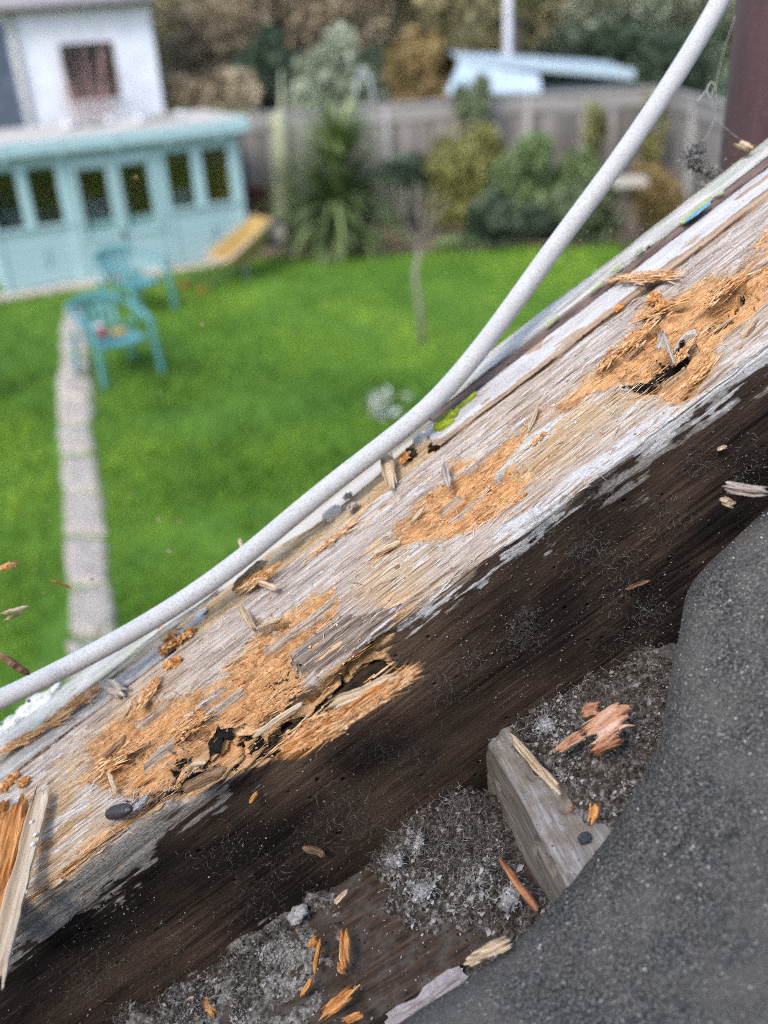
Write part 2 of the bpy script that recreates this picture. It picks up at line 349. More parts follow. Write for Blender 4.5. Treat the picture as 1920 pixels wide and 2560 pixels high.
roof_bar((168, 318), (278, 304), 'left of two grey bars with white ends on the summerhouse roof'); roof_bar((345, 302), (456, 289), 'right of two grey bars with white ends on the summerhouse roof')
# paved edging at the foot of the summerhouse
m_pave = simple('pale_paving', (0.36, 0.30, 0.24), (0.55, 0.48, 0.41), 12, 0.9, 0.5, 0.02)
apron = tag(link('paving', None, mw=Matrix.Translation(tuple(SL)) @ Matrix.Rotation(rzS, 4, 'Z')), kind='structure')
x = -0.9
while x < SLEN+0.3:
    w = 0.42+0.2*rng.random(); MB().box(x, x+w-0.02, -0.36+0.06*rng.random(), -0.04, 0.0, 0.045+0.02*rng.random()).build('slab', m_pave, apron, bevel=0.01); x += w

# ------------------------------------------------------------------ fences
m_fence = NT('weathered_fence_board'); _n = m_fence.noise((18, 18, 1.5), 5); _oi = m_fence.n('ShaderNodeObjectInfo'); _v = m_fence.math('ADD', m_fence.math('MULTIPLY', _n, 0.55), m_fence.math('MULTIPLY', _oi.outputs['Random'], 0.45))
m_fence.bump(_n, 0.4, 0.01); m_fence = m_fence.out(m_fence.ramp(_v, [(0.25, (0.105, 0.095, 0.085)), (0.5, (0.19, 0.175, 0.16)), (0.75, (0.30, 0.28, 0.26))]), 0.9)
m_fence2 = simple('fence_rail_wood', (0.17, 0.16, 0.15), (0.31, 0.295, 0.28), (1.5, 18, 18), 0.9, 0.4, 0.01)
m_conc = simple('concrete_post', (0.30, 0.29, 0.285), (0.40, 0.385, 0.38), 12, 0.9)
def fence(A, B, lab, posts_at, bw=0.105):
    A = np.array(A, float); B = np.array(B, float); d = B-A; L_ = float(np.hypot(*d[:2])); f = empty('fence', lab, 'fence', (A[0], A[1], 0), math.atan2(d[1], d[0]))
    me = None; n = int(L_/bw)
    for k in range(n):
        if me is None:
            o = MB().hexa([(0, 0, 0.05), (bw-0.008, 0, 0.05), (bw-0.008, 0.018, 0.05), (0, 0.008, 0.05)], [(0, 0, 1.66), (bw-0.008, 0, 1.66), (bw-0.008, 0.018, 1.66), (0, 0.008, 1.66)]).build('board', m_fence, f); me = o.data
        else: o = link('board', me, None, f)
        o.location = (k*bw, rng.uniform(-0.004, 0.004), rng.uniform(-0.015, 0.01)); o.rotation_euler = (0, rng.uniform(-0.006, 0.006), 0)
    xs = [0]+[p for p in posts_at if 0 < p < L_]+[L_]
    for a, b in zip(xs[:-1], xs[1:]):
        MB().box(a+0.055, b-0.055, -0.03, -0.006, 1.68, 1.95).build('top_board', m_fence2, f); MB().box(a+0.01, b-0.01, -0.06, 0.06, 1.955, 1.995).build('capping', m_fence2, f)
        for z in (0.35, 1.0): MB().box(a+0.05, b-0.05, 0.02, 0.07, z, z+0.08).build('rail', m_fence2, f)
    for p in xs: MB().box(p-0.05, p+0.05, -0.06, 0.04, 0, 1.95).build('post', m_conc, f, bevel=0.008)
    return f
fence((-5.8, 18.05), (5.16, 17.85), 'long grey timber fence of vertical boards along the back of the garden', [1.1, 3.5, 6.3, 8.75])
fence((5.2, 17.8), (5.05, 11.5), 'grey timber side fence running towards the house on the right', [2.1, 4.2])

# ------------------------------------------------------------------ white house beyond the summerhouse
m_render = simple('white_render', (0.52, 0.56, 0.62), (0.62, 0.66, 0.72), 3, 0.9, 0.15, 0.01)
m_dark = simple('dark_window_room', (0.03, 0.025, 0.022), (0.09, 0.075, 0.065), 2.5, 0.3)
m_tile = simple('grey_roof_tiles', (0.20, 0.18, 0.18), (0.34, 0.31, 0.31), (3, 18, 18), 0.85)
wh = empty('house', 'white rendered house with one square window behind the summerhouse', 'house', (-4.05, 22, 0), math.radians(12))
x0, x1, z0, z1 = -1.88, -0.82, 2.13, 3.20
for b in ((-6, x0, 0, 0.25, 0, 3.85), (x1, 0, 0, 0.25, 0, 3.85), (x0, x1, 0, 0.25, 0, z0), (x0, x1, 0, 0.25, z1, 3.85)): MB().box(*b).build('wall', m_render, wh)
MB().box(-0.25, -0.001, 0.26, 7, 0, 3.85).build('wall', m_render, wh); MB().box(-6, -5.75, 0.26, 7, 0, 3.85).build('wall', m_render, wh)
win = MB().box(x0, x0+0.05, 0.1, 0.16, z0, z1).box(x1-0.05, x1, 0.1, 0.16, z0, z1).box(x0+0.05, x1-0.05, 0.1, 0.16, z1-0.05, z1).box(x0+0.05, x1-0.05, 0.1, 0.16, z0, z0+0.05).box(-1.17, -1.12, 0.1, 0.16, z0+0.05, z1-0.05).build('window', simple('brown_window_frame', (0.05, 0.035, 0.03), (0.08, 0.06, 0.05), 8), wh)
for a, b in ((x0+0.05, -1.17), (-1.12, x1-0.05)): MB().box(a, b, 0.125, 0.135, z0+0.05, z1-0.05).build('pane', m_glass, win)
MB().box(x0-0.03, x1+0.03, -0.05, 0.09, z0-0.06, z0-0.003).build('sill', m_render, wh)
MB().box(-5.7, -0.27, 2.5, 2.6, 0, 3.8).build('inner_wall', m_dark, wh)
rf2 = MB().hexa([(-6.2, -0.3, 3.86), (0.15, -0.3, 3.86), (0.15, 7.2, 5.6), (-6.2, 7.2, 5.6)], [(-6.2, -0.3, 3.96), (0.15, -0.3, 3.96), (0.15, 7.2, 5.7), (-6.2, 7.2, 5.7)]).build('roof', m_tile, wh)
MB().tube([(-6.2, -0.36, 3.90), (0.15, -0.36, 3.88)], 0.055, 8).build('gutter', simple('grey_gutter', (0.22, 0.2, 0.2), (0.3, 0.28, 0.28), 8), rf2, True)
MB().tube([(-2.70, -0.08, 3.85), (-2.70, -0.08, 0)], 0.04, 8).build('downpipe', simple('grey_pipe', (0.34, 0.33, 0.30), (0.40, 0.38, 0.34), 8), wh, True)
MB().box(-3.6, -2.86, -0.06, 0.1, 0.0, 3.66).build('shutter', simple('slate_blue_shutter', (0.05, 0.07, 0.10), (0.09, 0.11, 0.15), 6), wh)

# ------------------------------------------------------------------ unseen house wall behind the camera, added to block sky and bounce light
own = empty('house', 'unseen pale house wall added behind the camera to shade the roof verge', 'house', (0, -1.2, 0))
MB().box(-7, 7, -0.3, 0, 0, 4.72).build('wall', simple('shade_wall_render', (0.46, 0.44, 0.41), (0.56, 0.54, 0.50), 3, 0.9), own)
# ------------------------------------------------------------------ neighbour's shed with pale blue roof, pole, obelisk
m_pale = simple('pale_blue_sheeting', (0.30, 0.39, 0.46), (0.40, 0.49, 0.56), (14, 2, 2), 0.5)
nsd = empty('shed', 'low shed with pale blue sheet roof behind the back fence', 'shed', (2.28, 22, 0))
MB().box(0.05, 3.4, 0.1, 2.2, 0, 1.75).build('wall', simple('shed_slate_wall', (0.08, 0.11, 0.14), (0.14, 0.17, 0.2), (6, 6, 1)), nsd)
rr = MB().hexa([(-0.1, -0.1, 2.40), (3.55, -0.1, 1.93), (3.55, 2.4, 2.0), (-0.1, 2.4, 2.47)], [(-0.1, -0.1, 2.46), (3.55, -0.1, 1.99), (3.55, 2.4, 2.06), (-0.1, 2.4, 2.53)]).build('roof', m_pale, nsd)
MB().hexa([(-0.12, -0.13, 2.36), (3.57, -0.13, 1.82), (3.57, -0.105, 1.82), (-0.12, -0.105, 2.36)], [(-0.12, -0.13, 2.50), (3.57, -0.13, 2.03), (3.57, -0.105, 2.03), (-0.12, -0.105, 2.50)]).build('fascia', m_pale, rr)
MB().hexa([(-0.42, -0.5, 1.80), (1.55, -0.5, 1.70), (1.55, -0.14, 1.98), (-0.1, -0.14, 2.30)], [(-0.42, -0.5, 1.86), (1.55, -0.5, 1.76), (1.55, -0.14, 2.04), (-0.1, -0.14, 2.36)]).build('lean_to_sheet', m_pale, nsd)
tag(MB().tube([(3.5, 24, 0), (3.5, 24, 3.2), (3.5, 24, 7.5)], [0.11, 0.10, 0.08], 10).build('pole', simple('pale_pole_paint', (0.46, 0.46, 0.50), (0.58, 0.58, 0.63), 5), None, True), 'plain pale grey pole rising behind the blue-roofed shed', 'pole')
ob = empty('obelisk', 'white metal garden obelisk just showing above the back fence', 'obelisk', (0.18, 23.5, 0))
m_wp = simple('white_frame_paint', (0.34, 0.38, 0.41), (0.44, 0.48, 0.5), 8)
for sx in (-1, 1):
    for sy in (-1, 1): MB().tube([(0.26*sx, 0.26*sy, 0), (0.25*sx, 0.25*sy, 1.5), (0.15*sx, 0.15*sy, 2.05), (0, 0, 2.32)], 0.024, 6).build('leg', m_wp, ob, True)
for z, r in ((0.6, 0.27), (1.3, 0.27)): MB().tube([(r*math.cos(a), r*math.sin(a), z) for a in np.linspace(0, 2*math.pi, 13)], 0.02, 5).build('hoop', m_wp, ob, True)

# ------------------------------------------------------------------ plants
def tube_np(pts, rad, n=6): return MB().tube(pts, rad, n)
def leaves(name, clumps, per, size, mat, parent, seed, mw=None, elong=1.0, droop=0.0):
    r = np.random.default_rng(seed); P = []; S = []
    for (c, rad, k) in clumps:
        m = int(per*k); g = r.normal(0, 1, (m, 3)); g /= np.linalg.norm(g, axis=1)[:, None]; g *= (r.random(m)**0.45)[:, None]
        P.append(np.asarray(c)+g*np.asarray(rad)); S.append(np.clip(r.normal(0.5, 0.16)+r.normal(0, 0.16, m), 0, 1))
    P = np.concatenate(P); S = np.concatenate(S); n = len(P)
    a = r.normal(0, 1, (n, 3)); a[:, 2] -= droop; a /= np.linalg.norm(a, axis=1)[:, None]; b = r.normal(0, 1, (n, 3)); b -= a*(a*b).sum(1)[:, None]; b /= np.linalg.norm(b, axis=1)[:, None]
    s = size*(0.6+0.8*r.random(n))[:, None]
    V = np.stack([P-a*s*elong, P+b*s*0.45, P+a*s*elong, P-b*s*0.45], 1).reshape(-1, 3)
    return link(name, mesh_np(name, V, np.arange(n*4).reshape(-1, 4), False, {'shade': np.repeat(S, 4)}), mat, parent, mw)
def crown_clumps(c, rad, n, seed, cr=0.42):
    r = np.random.default_rng(seed); out = []
    for k in range(n):
        g = r.normal(0, 1, 3); g /= np.linalg.norm(g); g *= r.random()**0.4
        out.append((np.asarray(c)+g*np.asarray(rad)*0.85, np.asarray(rad)*cr*r.uniform(0.6, 1.3), r.uniform(0.5, 1.4)))
    return out
FOL = {
 'olive': shaded('olive_leaf', (0.11, 0.105, 0.055), (0.25, 0.225, 0.115), (0.42, 0.38, 0.22), 0.7, 3),
 'brown': shaded('autumn_brown_leaf', (0.13, 0.105, 0.07), (0.26, 0.21, 0.135), (0.42, 0.35, 0.24), 0.8, 3),
 'green': shaded('mid_green_leaf', (0.045, 0.07, 0.035), (0.12, 0.155, 0.08), (0.25, 0.29, 0.17), 0.6, 3),
 'dark': shaded('dark_evergreen_leaf', (0.02, 0.038, 0.024), (0.055, 0.085, 0.052), (0.13, 0.165, 0.11), 0.6, 3),
 'silver': shaded('silver_green_leaf', (0.09, 0.11, 0.07), (0.22, 0.25, 0.17), (0.42, 0.46, 0.35), 0.6, 3),
 'lime': shaded('yellow_green_leaf', (0.07, 0.075, 0.02), (0.17, 0.17, 0.05), (0.33, 0.32, 0.11), 0.6, 3),
 'fresh': shaded('fresh_green_leaf', (0.035, 0.065, 0.025), (0.10, 0.155, 0.06), (0.26, 0.33, 0.14), 0.6, 3),
 'rust': shaded('rusty_orange_leaf', (0.12, 0.09, 0.04), (0.24, 0.175, 0.075), (0.36, 0.28, 0.13), 0.8, 3),
 'wine': shaded('wine_red_leaf', (0.05, 0.012, 0.02), (0.13, 0.03, 0.05), (0.2, 0.06, 0.08), 0.7, 3),
}
m_bark = simple('brown_bark', (0.12, 0.09, 0.065), (0.26, 0.20, 0.15), (8, 8, 2), 0.95, 0.6, 0.03)
m_barkp = simple('pale_tan_bark', (0.30, 0.22, 0.15), (0.46, 0.36, 0.26), (8, 8, 2), 0.95, 0.6, 0.03)
m_bark2 = simple('grey_sapling_bark', (0.16, 0.145, 0.12), (0.28, 0.255, 0.215), (20, 20, 4), 0.9, 0.4, 0.01)
def tree(name, base, zc, rad, mat, lab, seed, n=32, per=420, size=0.12, trunk=0.16, bark=None, group='trees and tall shrubs beyond the fence', cat='tree'):
    r = np.random.default_rng(seed); t = empty(name, lab, cat, (base[0], base[1], 0), 0, group)
    cl = crown_clumps((0, 0, zc), rad, n, seed)
    mb = MB().tube([(0, 0, -0.1), (0.05, 0, zc*0.4), (r.uniform(-.2, .2), r.uniform(-.2, .2), zc), (0, 0, zc+rad[2]*0.6)], [trunk, trunk*0.8, trunk*0.5, trunk*0.15], 7)
    for c, _, _ in cl[::3]:
        mb.tube([(0, 0, max(0.3, min(zc*0.6, c[2]-0.6))), (c[0]*0.5, c[1]*0.5, c[2]*0.55+zc*0.2), tuple(c)], [trunk*0.45, trunk*0.3, trunk*0.06], 5)
    mb.build('trunk', bark or m_bark, t, True)
    leaves('crown', cl, per, size, FOL[mat], t, seed)
    return t
tree('tree', (-3.4, 30), 3.0, (2.2, 1.5, 2.6), 'brown', 'brown-leaved tree directly right of the white house', 11)
tree('tree', (-0.9, 31), 3.6, (2.4, 1.6, 2.8), 'brown', 'tall thin brown autumn tree behind the dark green shrubs', 12, per=300)
tree('tree', (1.8, 33), 3.6, (2.8, 1.6, 3.2), 'olive', 'tall olive autumn tree behind the white obelisk', 13, n=34)
tree('tree', (5.2, 32), 3.8, (2.8, 1.6, 3.0), 'olive', 'olive-leaved tree rising right behind the pale pole', 14, n=32)
tree('tree', (8.6, 30), 3.4, (2.8, 1.6, 3.0), 'silver', 'pale grey-green tree at the top right above the blue shed', 15, n=32)
tree('tree', (6.2, 27.0), 1.5, (2.6, 1.0, 1.5), 'dark', 'dark evergreen hedge tree right of the blue-roofed shed', 16, n=30, per=520)
tree('tree', (-2.1, 24.5), 2.1, (1.0, 0.9, 1.3), 'dark', 'dark green conifer right of the brown tree', 17, n=22, per=500)
tree('tree', (-0.6, 24), 1.9, (1.0, 0.8, 1.2), 'silver', 'silvery grey-green bush with pale highlights behind the fence', 18, n=22, per=420)
tree('tree', (0.6, 25.5), 1.5, (1.1, 0.8, 1.2), 'dark', 'dark bush just behind the white obelisk', 19, n=20, per=420)
tree('tree', (1.6, 24.5), 1.6, (0.9, 0.7, 1.5), 'rust', 'rust-brown shrub left of the blue-roofed shed', 20, n=20, per=360)
tree('tree', (2.35, 24.2), 3.9, (0.9, 0.6, 1.4), 'olive', 'slender tree with a tan trunk left of the pale pole', 21, n=14, per=260, trunk=0.13, bark=m_barkp)
tree('tree', (3.9, 25.5), 3.9, (1.3, 0.8, 1.1), 'lime', 'yellow-green leafy tree at the top behind the pale pole', 22, n=16, per=360)
tree('tree', (-3.2, 22.5), 1.5, (1.1, 0.5, 1.0), 'brown', 'low tangle of brown twiggy shrub at the white house corner', 23, n=18, per=260)
tree('tree', (-2.9, 20.0), 1.35, (1.4, 0.5, 0.75), 'lime', 'low yellow-green shrub just over the fence beside the summerhouse', 24, n=16, per=240)
tree('tree', (12.5, 27), 3.0, (3.0, 1.6, 3.2), 'green', 'mid green tree behind the brown pipe', 25, n=26)
tree('tree', (-10.5, 32), 3.8, (3.2, 1.6, 3.4), 'olive', 'olive tree far behind the white house', 26, n=22)
tree('tree', (3.7, 36), 4.2, (6.0, 1.2, 4.2), 'green', 'broad green tree closing the view at the very back', 27, n=50, per=500, size=0.16)
tree('tree', (-3.5, 37), 4.0, (5.0, 1.2, 4.2), 'olive', 'broad olive tree at the very back left', 28, n=46, per=420, size=0.16)
tree('tree', (12.0, 37), 4.4, (5.5, 1.2, 4.4), 'green', 'broad dull green tree at the very back right', 29, n=46, per=450, size=0.16)
# shrubs in the bed
def shrub(base, zc, rad, mat, lab, seed, n=18, per=380, size=0.06, cat='shrub'):
    return tree('shrub', base, zc, rad, mat, lab, seed, n, per, size, 0.035, None, 'shrubs in the flower bed', cat)
shrub((1.75, 15.9), 0.95, (0.75, 0.45, 0.90), 'lime', 'yellow-green shrub in the bed behind the bare sapling', 31, per=480)
shrub((2.80, 15.6), 0.80, (0.80, 0.5, 0.80), 'fresh', 'fresh green rounded shrub in the middle of the bed', 32, per=520)
shrub((2.3, 15.3), 0.42, (0.7, 0.4, 0.45), 'dark', 'low dark shrub at the foot of the green one', 33)
shrub((3.55, 15.2), 0.5, (0.65, 0.4, 0.5), 'green', 'dark green low shrub at the right of the bed', 34)
shrub((4.45, 14.9), 0.65, (0.45, 0.4, 0.65), 'rust', 'orange-brown shrub near the drainpipe', 35, per=300)
shrub((0.46, 15.9), 0.32, (0.16, 0.15, 0.28), 'wine', 'small wine-red plant left of the sapling stem', 36, 8, 260)
shrub((0.95, 17.2), 0.95, (0.7, 0.3, 0.4), 'dark', 'dark shrub growing low against the back fence', 37, 14, 300)
shrub((1.95, 17.5), 1.85, (0.35, 0.25, 0.55), 'green', 'climbing shrub at the top of the fence post', 38, 10, 320)
shrub((3.9, 17.0), 1.1, (0.35, 0.3, 1.0), 'lime', 'thin tall yellow-leaved shrub before the fence on the right', 39, 10, 90)
shrub((4.75, 16.4), 1.35, (0.3, 0.3, 1.0), 'lime', 'thin yellow-leaved shrub in the far fence corner', 40, 8, 90)
shrub((0.35, 15.45), 0.22, (0.6, 0.22, 0.16), 'brown', 'low withered brown plants along the bed edge', 43, 10, 160)
shrub((-0.5, 15.5), 0.18, (0.4, 0.2, 0.16), 'fresh', 'low green edging plant below the spiky plant', 44, 8, 240)
shrub((1.5, 15.2), 0.15, (0.55, 0.2, 0.15), 'fresh', 'low green edging plant right of the sapling', 45, 8, 240)
# silver-leaved plant on the lawn
sp = gnd(968, 1046); t = empty('silver_plant', 'small silvery white leafed plant on the lawn beside the cable', 'plant', (sp[0], sp[1], 0))
MB().tube([(0, 0, -0.02), (0, 0, 0.2)], [0.012, 0.006], 6).build('stem', m_bark2, t, True)
leaves('foliage', crown_clumps((0, 0, 0.17), (0.30, 0.26, 0.18), 16, 51, 0.2), 17, 0.030, shaded('silver_leaf', (0.30, 0.34, 0.28), (0.50, 0.54, 0.47), (0.78, 0.80, 0.76), 0.6, 8), t, 51)
# spiky strap-leaved plant
def spiky():
    t = empty('spiky_plant', 'tall spiky green plant with long strap leaves before the fence', 'plant', (-0.42, 16.0, 0)); r = np.random.default_rng(5)
    MB().tube([(0, 0, 0), (0.05, 0, 0.7), (0.1, 0.05, 1.5)], [0.09, 0.08, 0.06], 8).build('stem', m_bark, t, True)
    V = []; F = []; S = []
    def blade(b, az, el, L_, w, dr, sh_):
        n = 7; base = len(V); dv = np.array([math.cos(az)*math.cos(el), math.sin(az)*math.cos(el), math.sin(el)]); p = np.array(b, float); sd = np.array([-math.sin(az), math.cos(az), 0])
        for k in range(n):
            u = k/(n-1); ww = w*(0.5+0.5*min(1, u*4))*(1-u**2.2)+0.002
            V.extend([p-sd*ww, p+sd*ww]); S.extend([sh_, sh_]); p = p+dv*L_/(n-1); dv = dv+np.array([0, 0, -dr/(n-1)]); dv /= np.linalg.norm(dv)
        F.extend([(base+2*k, base+2*k+1, base+2*k+3, base+2*k+2) for k in range(n-1)])
    for k in range(520): blade((r.uniform(-.1, .1), r.uniform(-.1, .1), r.uniform(0.05, 0.75)), r.uniform(0, 6.283), r.uniform(0.25, 1.15), r.uniform(1.0, 1.75), 0.040, r.uniform(0.5, 1.9), r.uniform(0.1, 0.7))
    for k in range(260): blade((0.08+r.uniform(-.08, .08), 0.05+r.uniform(-.08, .08), r.uniform(1.15, 1.6)), r.uniform(0, 6.283), r.uniform(0.2, 1.3), r.uniform(0.65, 1.1), 0.036, r.uniform(0.2, 0.9), r.uniform(0.3, 1))
    link('leaves', mesh_np('leaves', np.array(V), F, False, {'shade': np.array(S)}), shaded('strap_leaf', (0.05, 0.085, 0.03), (0.14, 0.195, 0.075), (0.34, 0.40, 0.17), 0.6, 3), t)
spiky()
# bare sapling
sb = gnd(1056, 862)
t = empty('sapling', 'bare grey forked sapling standing in the lawn', 'tree', (sb[0], sb[1], 0))
MB().tube([(0, 0, -0.05), (-0.01, 0, 0.4), (-0.05, 0, 0.8), (0.02, 0, 1.1)], [0.034, 0.030, 0.026, 0.026], 8).build('trunk', m_bark2, t, True)
for pts in ([(0.02, 0, 1.08), (-0.10, 0, 1.28), (-0.19, 0.02, 1.5), (-0.20, 0.02, 1.8)], [(0.02, 0, 1.08), (0.05, 0.02, 1.3), (0.05, 0, 1.75)], [(0.03, 0, 1.1), (0.12, -0.02, 1.35), (0.2, 0, 1.72)], [(0.05, 0.02, 1.35), (0.0, 0.05, 1.55), (0.01, 0.05, 1.8)], [(-0.16, 0, 1.42), (-0.11, 0.03, 1.6), (-0.12, 0.03, 1.75)], [(0.1, 0, 1.3), (0.26, 0.05, 1.45), (0.33, 0.06, 1.6)]):
    MB().tube(pts, [0.018, 0.013, 0.008, 0.005][:len(pts)] if len(pts) == 4 else [0.017, 0.011, 0.005], 6).build('branch', m_bark2, t, True)
# mossy trunk beside the summerhouse
m_moss = simple('mossy_bark', (0.22, 0.235, 0.15), (0.37, 0.38, 0.27), (6, 6, 1.5), 0.95, 0.5, 0.03)
t = empty('mossy_trunk', 'pale green mossy dead trunk between summerhouse and spiky plant', 'tree', (-1.34, 16.6, 0))
MB().tube([(0, 0, -0.05), (0, 0, 0.6), (0.03, 0, 1.2), (0.10, 0, 2.0), (0.14, 0, 2.12), (0.20, 0.0, 2.7)], [0.20, 0.18, 0.17, 0.15, 0.04, 0.01], 10).build('trunk', m_moss, t, True)
MB().tube([(0.06, -0.05, 1.75), (-0.2, -0.15, 2.0), (-0.45, -0.2, 2.12)], [0.03, 0.02, 0.012], 6).build('branch', m_moss, t, True)
# bare red twigs trained up in front of the white house
t = empty('bare_shrub', 'bare reddish twiggy shrub before the white house wall', 'shrub', (-5.35, 21.2, 0)); r = np.random.default_rng(8); mb = MB()
for k in range(70):
    a = r.uniform(-0.75, 0.75); h = r.uniform(1.6, 3.7); mb.tube([(a*0.2, r.uniform(-.1, .1), 0), (a*0.6+r.uniform(-.08, .08), r.uniform(-.2, .2), h*0.55), (a*r.uniform(0.9, 1.3), r.uniform(-.2, .2), h)], [0.014, 0.009, 0.003], 4)
mb.build('twigs', simple('red_twig_bark', (0.28, 0.17, 0.15), (0.44, 0.30, 0.27), 8), t, True)
shrub((-6.9, 18.6), 1.6, (0.5, 0.4, 0.5), 'lime', 'yellow-green bush at the left edge above the summerhouse roof', 46, 8, 240)
# dark red-brown store box behind the barrow
bx_ = at_y(660, 560, 16.7)
t = empty('storage_box', 'dark red-brown box standing beside the summerhouse', 'box', (-1.95, 16.75, 0)); m_rb = simple('red_brown_stain', (0.07, 0.022, 0.016), (0.11, 0.035, 0.025), (3, 3, 20), 0.7)
MB().box(0, 0.62, 0, 0.5, 0, 0.84).build('body', m_rb, t, bevel=0.01); MB().box(-0.03, 0.65, -0.03, 0.53, 0.843, 0.90).build('lid', m_rb, t, bevel=0.01)
# bird table
t = empty('bird_table', 'bird table with pale platform on a dark post behind the cable', 'bird table', (3.80, 14.2, 0))
m_bb = simple('bird_table_wood', (0.36, 0.33, 0.29), (0.50, 0.46, 0.41), 12, 0.9); m_bp = simple('dark_post_wood', (0.06, 0.05, 0.04), (0.11, 0.09, 0.07), 12, 0.9)
MB().box(-0.035, 0.035, -0.035, 0.035, 0, 1.0).build('post', m_bp, t); MB().box(-0.22, 0.22, -0.18, 0.18, 1.003, 1.03).build('platform', m_bb, t)
for q in ((-0.22, 0.22, -0.18, -0.155), (-0.22, 0.22, 0.155, 0.18), (-0.22, -0.195, -0.154, 0.154), (0.195, 0.22, -0.154, 0.154)): MB().box(*q, 1.032, 1.09).build('lip', m_bb, t)
for q in ((1, 0), (-1, 0), (0, 1), (0, -1)): MB().tube([(0.03*q[0], 0.03*q[1], 0.72), (0.15*q[0], 0.13*q[1], 1.0)], 0.012, 5).build('brace', m_bp, t)

# ------------------------------------------------------------------ plastic garden chairs
m_green = simple('green_plastic', (0.075, 0.23, 0.24), (0.10, 0.28, 0.29), 6, 0.38, spec=0.5)
def chair(px, rz, lab):
    g = gnd(*px); c = empty('plastic_chair', lab, 'chair', (g[0], g[1], 0.015), rz, 'green plastic garden chairs on the lawn'); c.scale = (1.2, 1.2, 1.0)
    # local: x forward, y left
    def surf(nm, fn, nu, nv, th, parent=c):
        u, v = np.meshgrid(np.linspace(0, 1, nu), np.linspace(0, 1, nv), indexing='ij'); P = fn(u, v)
        o = link(nm, mesh_np(nm, P.reshape(-1, 3), grid_faces(nu, nv)), m_green, parent); m = o.modifiers.new('solid', 'SOLIDIFY'); m.thickness = th; return o
    def seat(u, v):
        x = -0.21+0.44*u; w = 0.235-0.03*(1-u)+0.0*u; y = (v-0.5)*2*w; r_ = np.maximum(0, u-0.8)/0.2
        return np.stack([x-0.03*(2*(v-0.5))**2*u, y, 0.43-0.035*np.sin(np.pi*np.clip(u*1.1, 0, 1))*(1-(2*(v-0.5))**2)-0.03*r_**2], -1)
    surf('seat', seat, 12, 12, 0.012)
    for s in (-0.8, -0.48, -0.16, 0.16, 0.48, 0.8):
        surf('back_slat', lambda u, v, s=s: np.stack([-0.225-0.13*u-0.05*(1-(s+(v-0.5)*0.2)**2), (s+(v-0.5)*0.2)*(0.2+0.05*u), 0.42+0.36*u], -1), 6, 3, 0.008)
    surf('back_rail', lambda u, v: np.stack([-0.36+0.10*(2*(u-0.5))**2-0.02*v, (u-0.5)*2*0.265, 0.755+0.08*v-0.05*(2*(u-0.5))**2], -1), 12, 4, 0.012)
    for sg in (-1, 1):
        surf('armrest', lambda u, v, sg=sg: np.stack([-0.27+0.52*u, sg*(0.25+0.035*np.sin(np.pi*u)+0.05*(v-0.5)), 0.72-0.06*u-0.03*u**4*2], -1), 10, 4, 0.012)
        for fx in (-1, 1):
            t0 = np.array([0.24 if fx > 0 else -0.235, sg*0.265, 0.64 if fx > 0 else 0.5]); t1 = np.array([0.27 if fx > 0 else -0.33, sg*0.285, 0.0])
            mb = MB(); w0, w1 = 0.035, 0.024
            mb.hexa([t1+[-w1, -0.018, 0], t1+[w1, -0.018, 0], t1+[w1, 0.018, 0], t1+[-w1, 0.018, 0]], [t0+[-w0, -0.018, 0], t0+[w0, -0.018, 0], t0+[w0, 0.018, 0], t0+[-w0, 0.018, 0]]).build('leg', m_green, c, bevel=0.008)
    return c
chair((303, 938), math.radians(-52), 'nearer green plastic garden chair with things left on its seat')
chair((352, 784), math.radians(-38), 'farther green plastic garden chair, empty, nearer the summerhouse')
# plate and cup on the near chair
cg = gnd(303, 938)
def on_seat(dx, dy): return (cg[0]+dx, cg[1]+dy, 0.435)
cu = empty('cup', 'red and white cup on the seat of the nearer chair', 'cup', on_seat(-0.13, 0.00)); MB().lathe([(0.035, 0.012), (0.045, 0.06), (0.052, 0.13)], 14).build('body', simple('red_enamel', (0.45, 0.03, 0.04), (0.5, 0.05, 0.05), 5, 0.4), cu, True)
MB().lathe([(0.03, 0.131), (0.056, 0.133), (0.05, 0.15), (0.01, 0.155)], 14).build('lid', m_white, cu, True)
pl = MB().lathe([(0.05, 0.018), (0.085, 0.022), (0.11, 0.034), (0.105, 0.036), (0.08, 0.028), (0.01, 0.026)], 18).build('plate', simple('yellow_glaze', (0.45, 0.32, 0.08), (0.52, 0.38, 0.12), 8, 0.4), None, True, Matrix.Translation(on_seat(0.02, 0.1))); tag(pl, 'small yellow plate on the seat of the nearer chair', 'plate')

# ------------------------------------------------------------------ wheelbarrow tipped against the summerhouse
wb_p = gnd(585, 700); m_tub = simple('ochre_barrow_paint', (0.30, 0.20, 0.06), (0.40, 0.28, 0.09), 6, 0.6); m_rim = simple('pale_barrow_rim', (0.46, 0.37, 0.28), (0.56, 0.46, 0.37), 8, 0.7)
wb = empty('wheelbarrow', 'ochre yellow wheelbarrow parked at the summerhouse corner', 'wheelbarrow', mw=Matrix.Translation((wb_p[0], wb_p[1], 0.02)) @ Matrix.Rotation(math.radians(38), 4, 'Z'))
TL = Matrix.Rotation(math.radians(-26), 4, 'Y'); tl = lambda q: tuple(TL @ Vector(q))
lo = [(0.12, -0.18, 0.16), (0.62, -0.15, 0.16), (0.62, 0.15, 0.16), (0.12, 0.18, 0.16)]; hi = [(-0.08, -0.33, 0.42), (0.92, -0.27, 0.42), (0.92, 0.27, 0.42), (-0.08, 0.33, 0.42)]
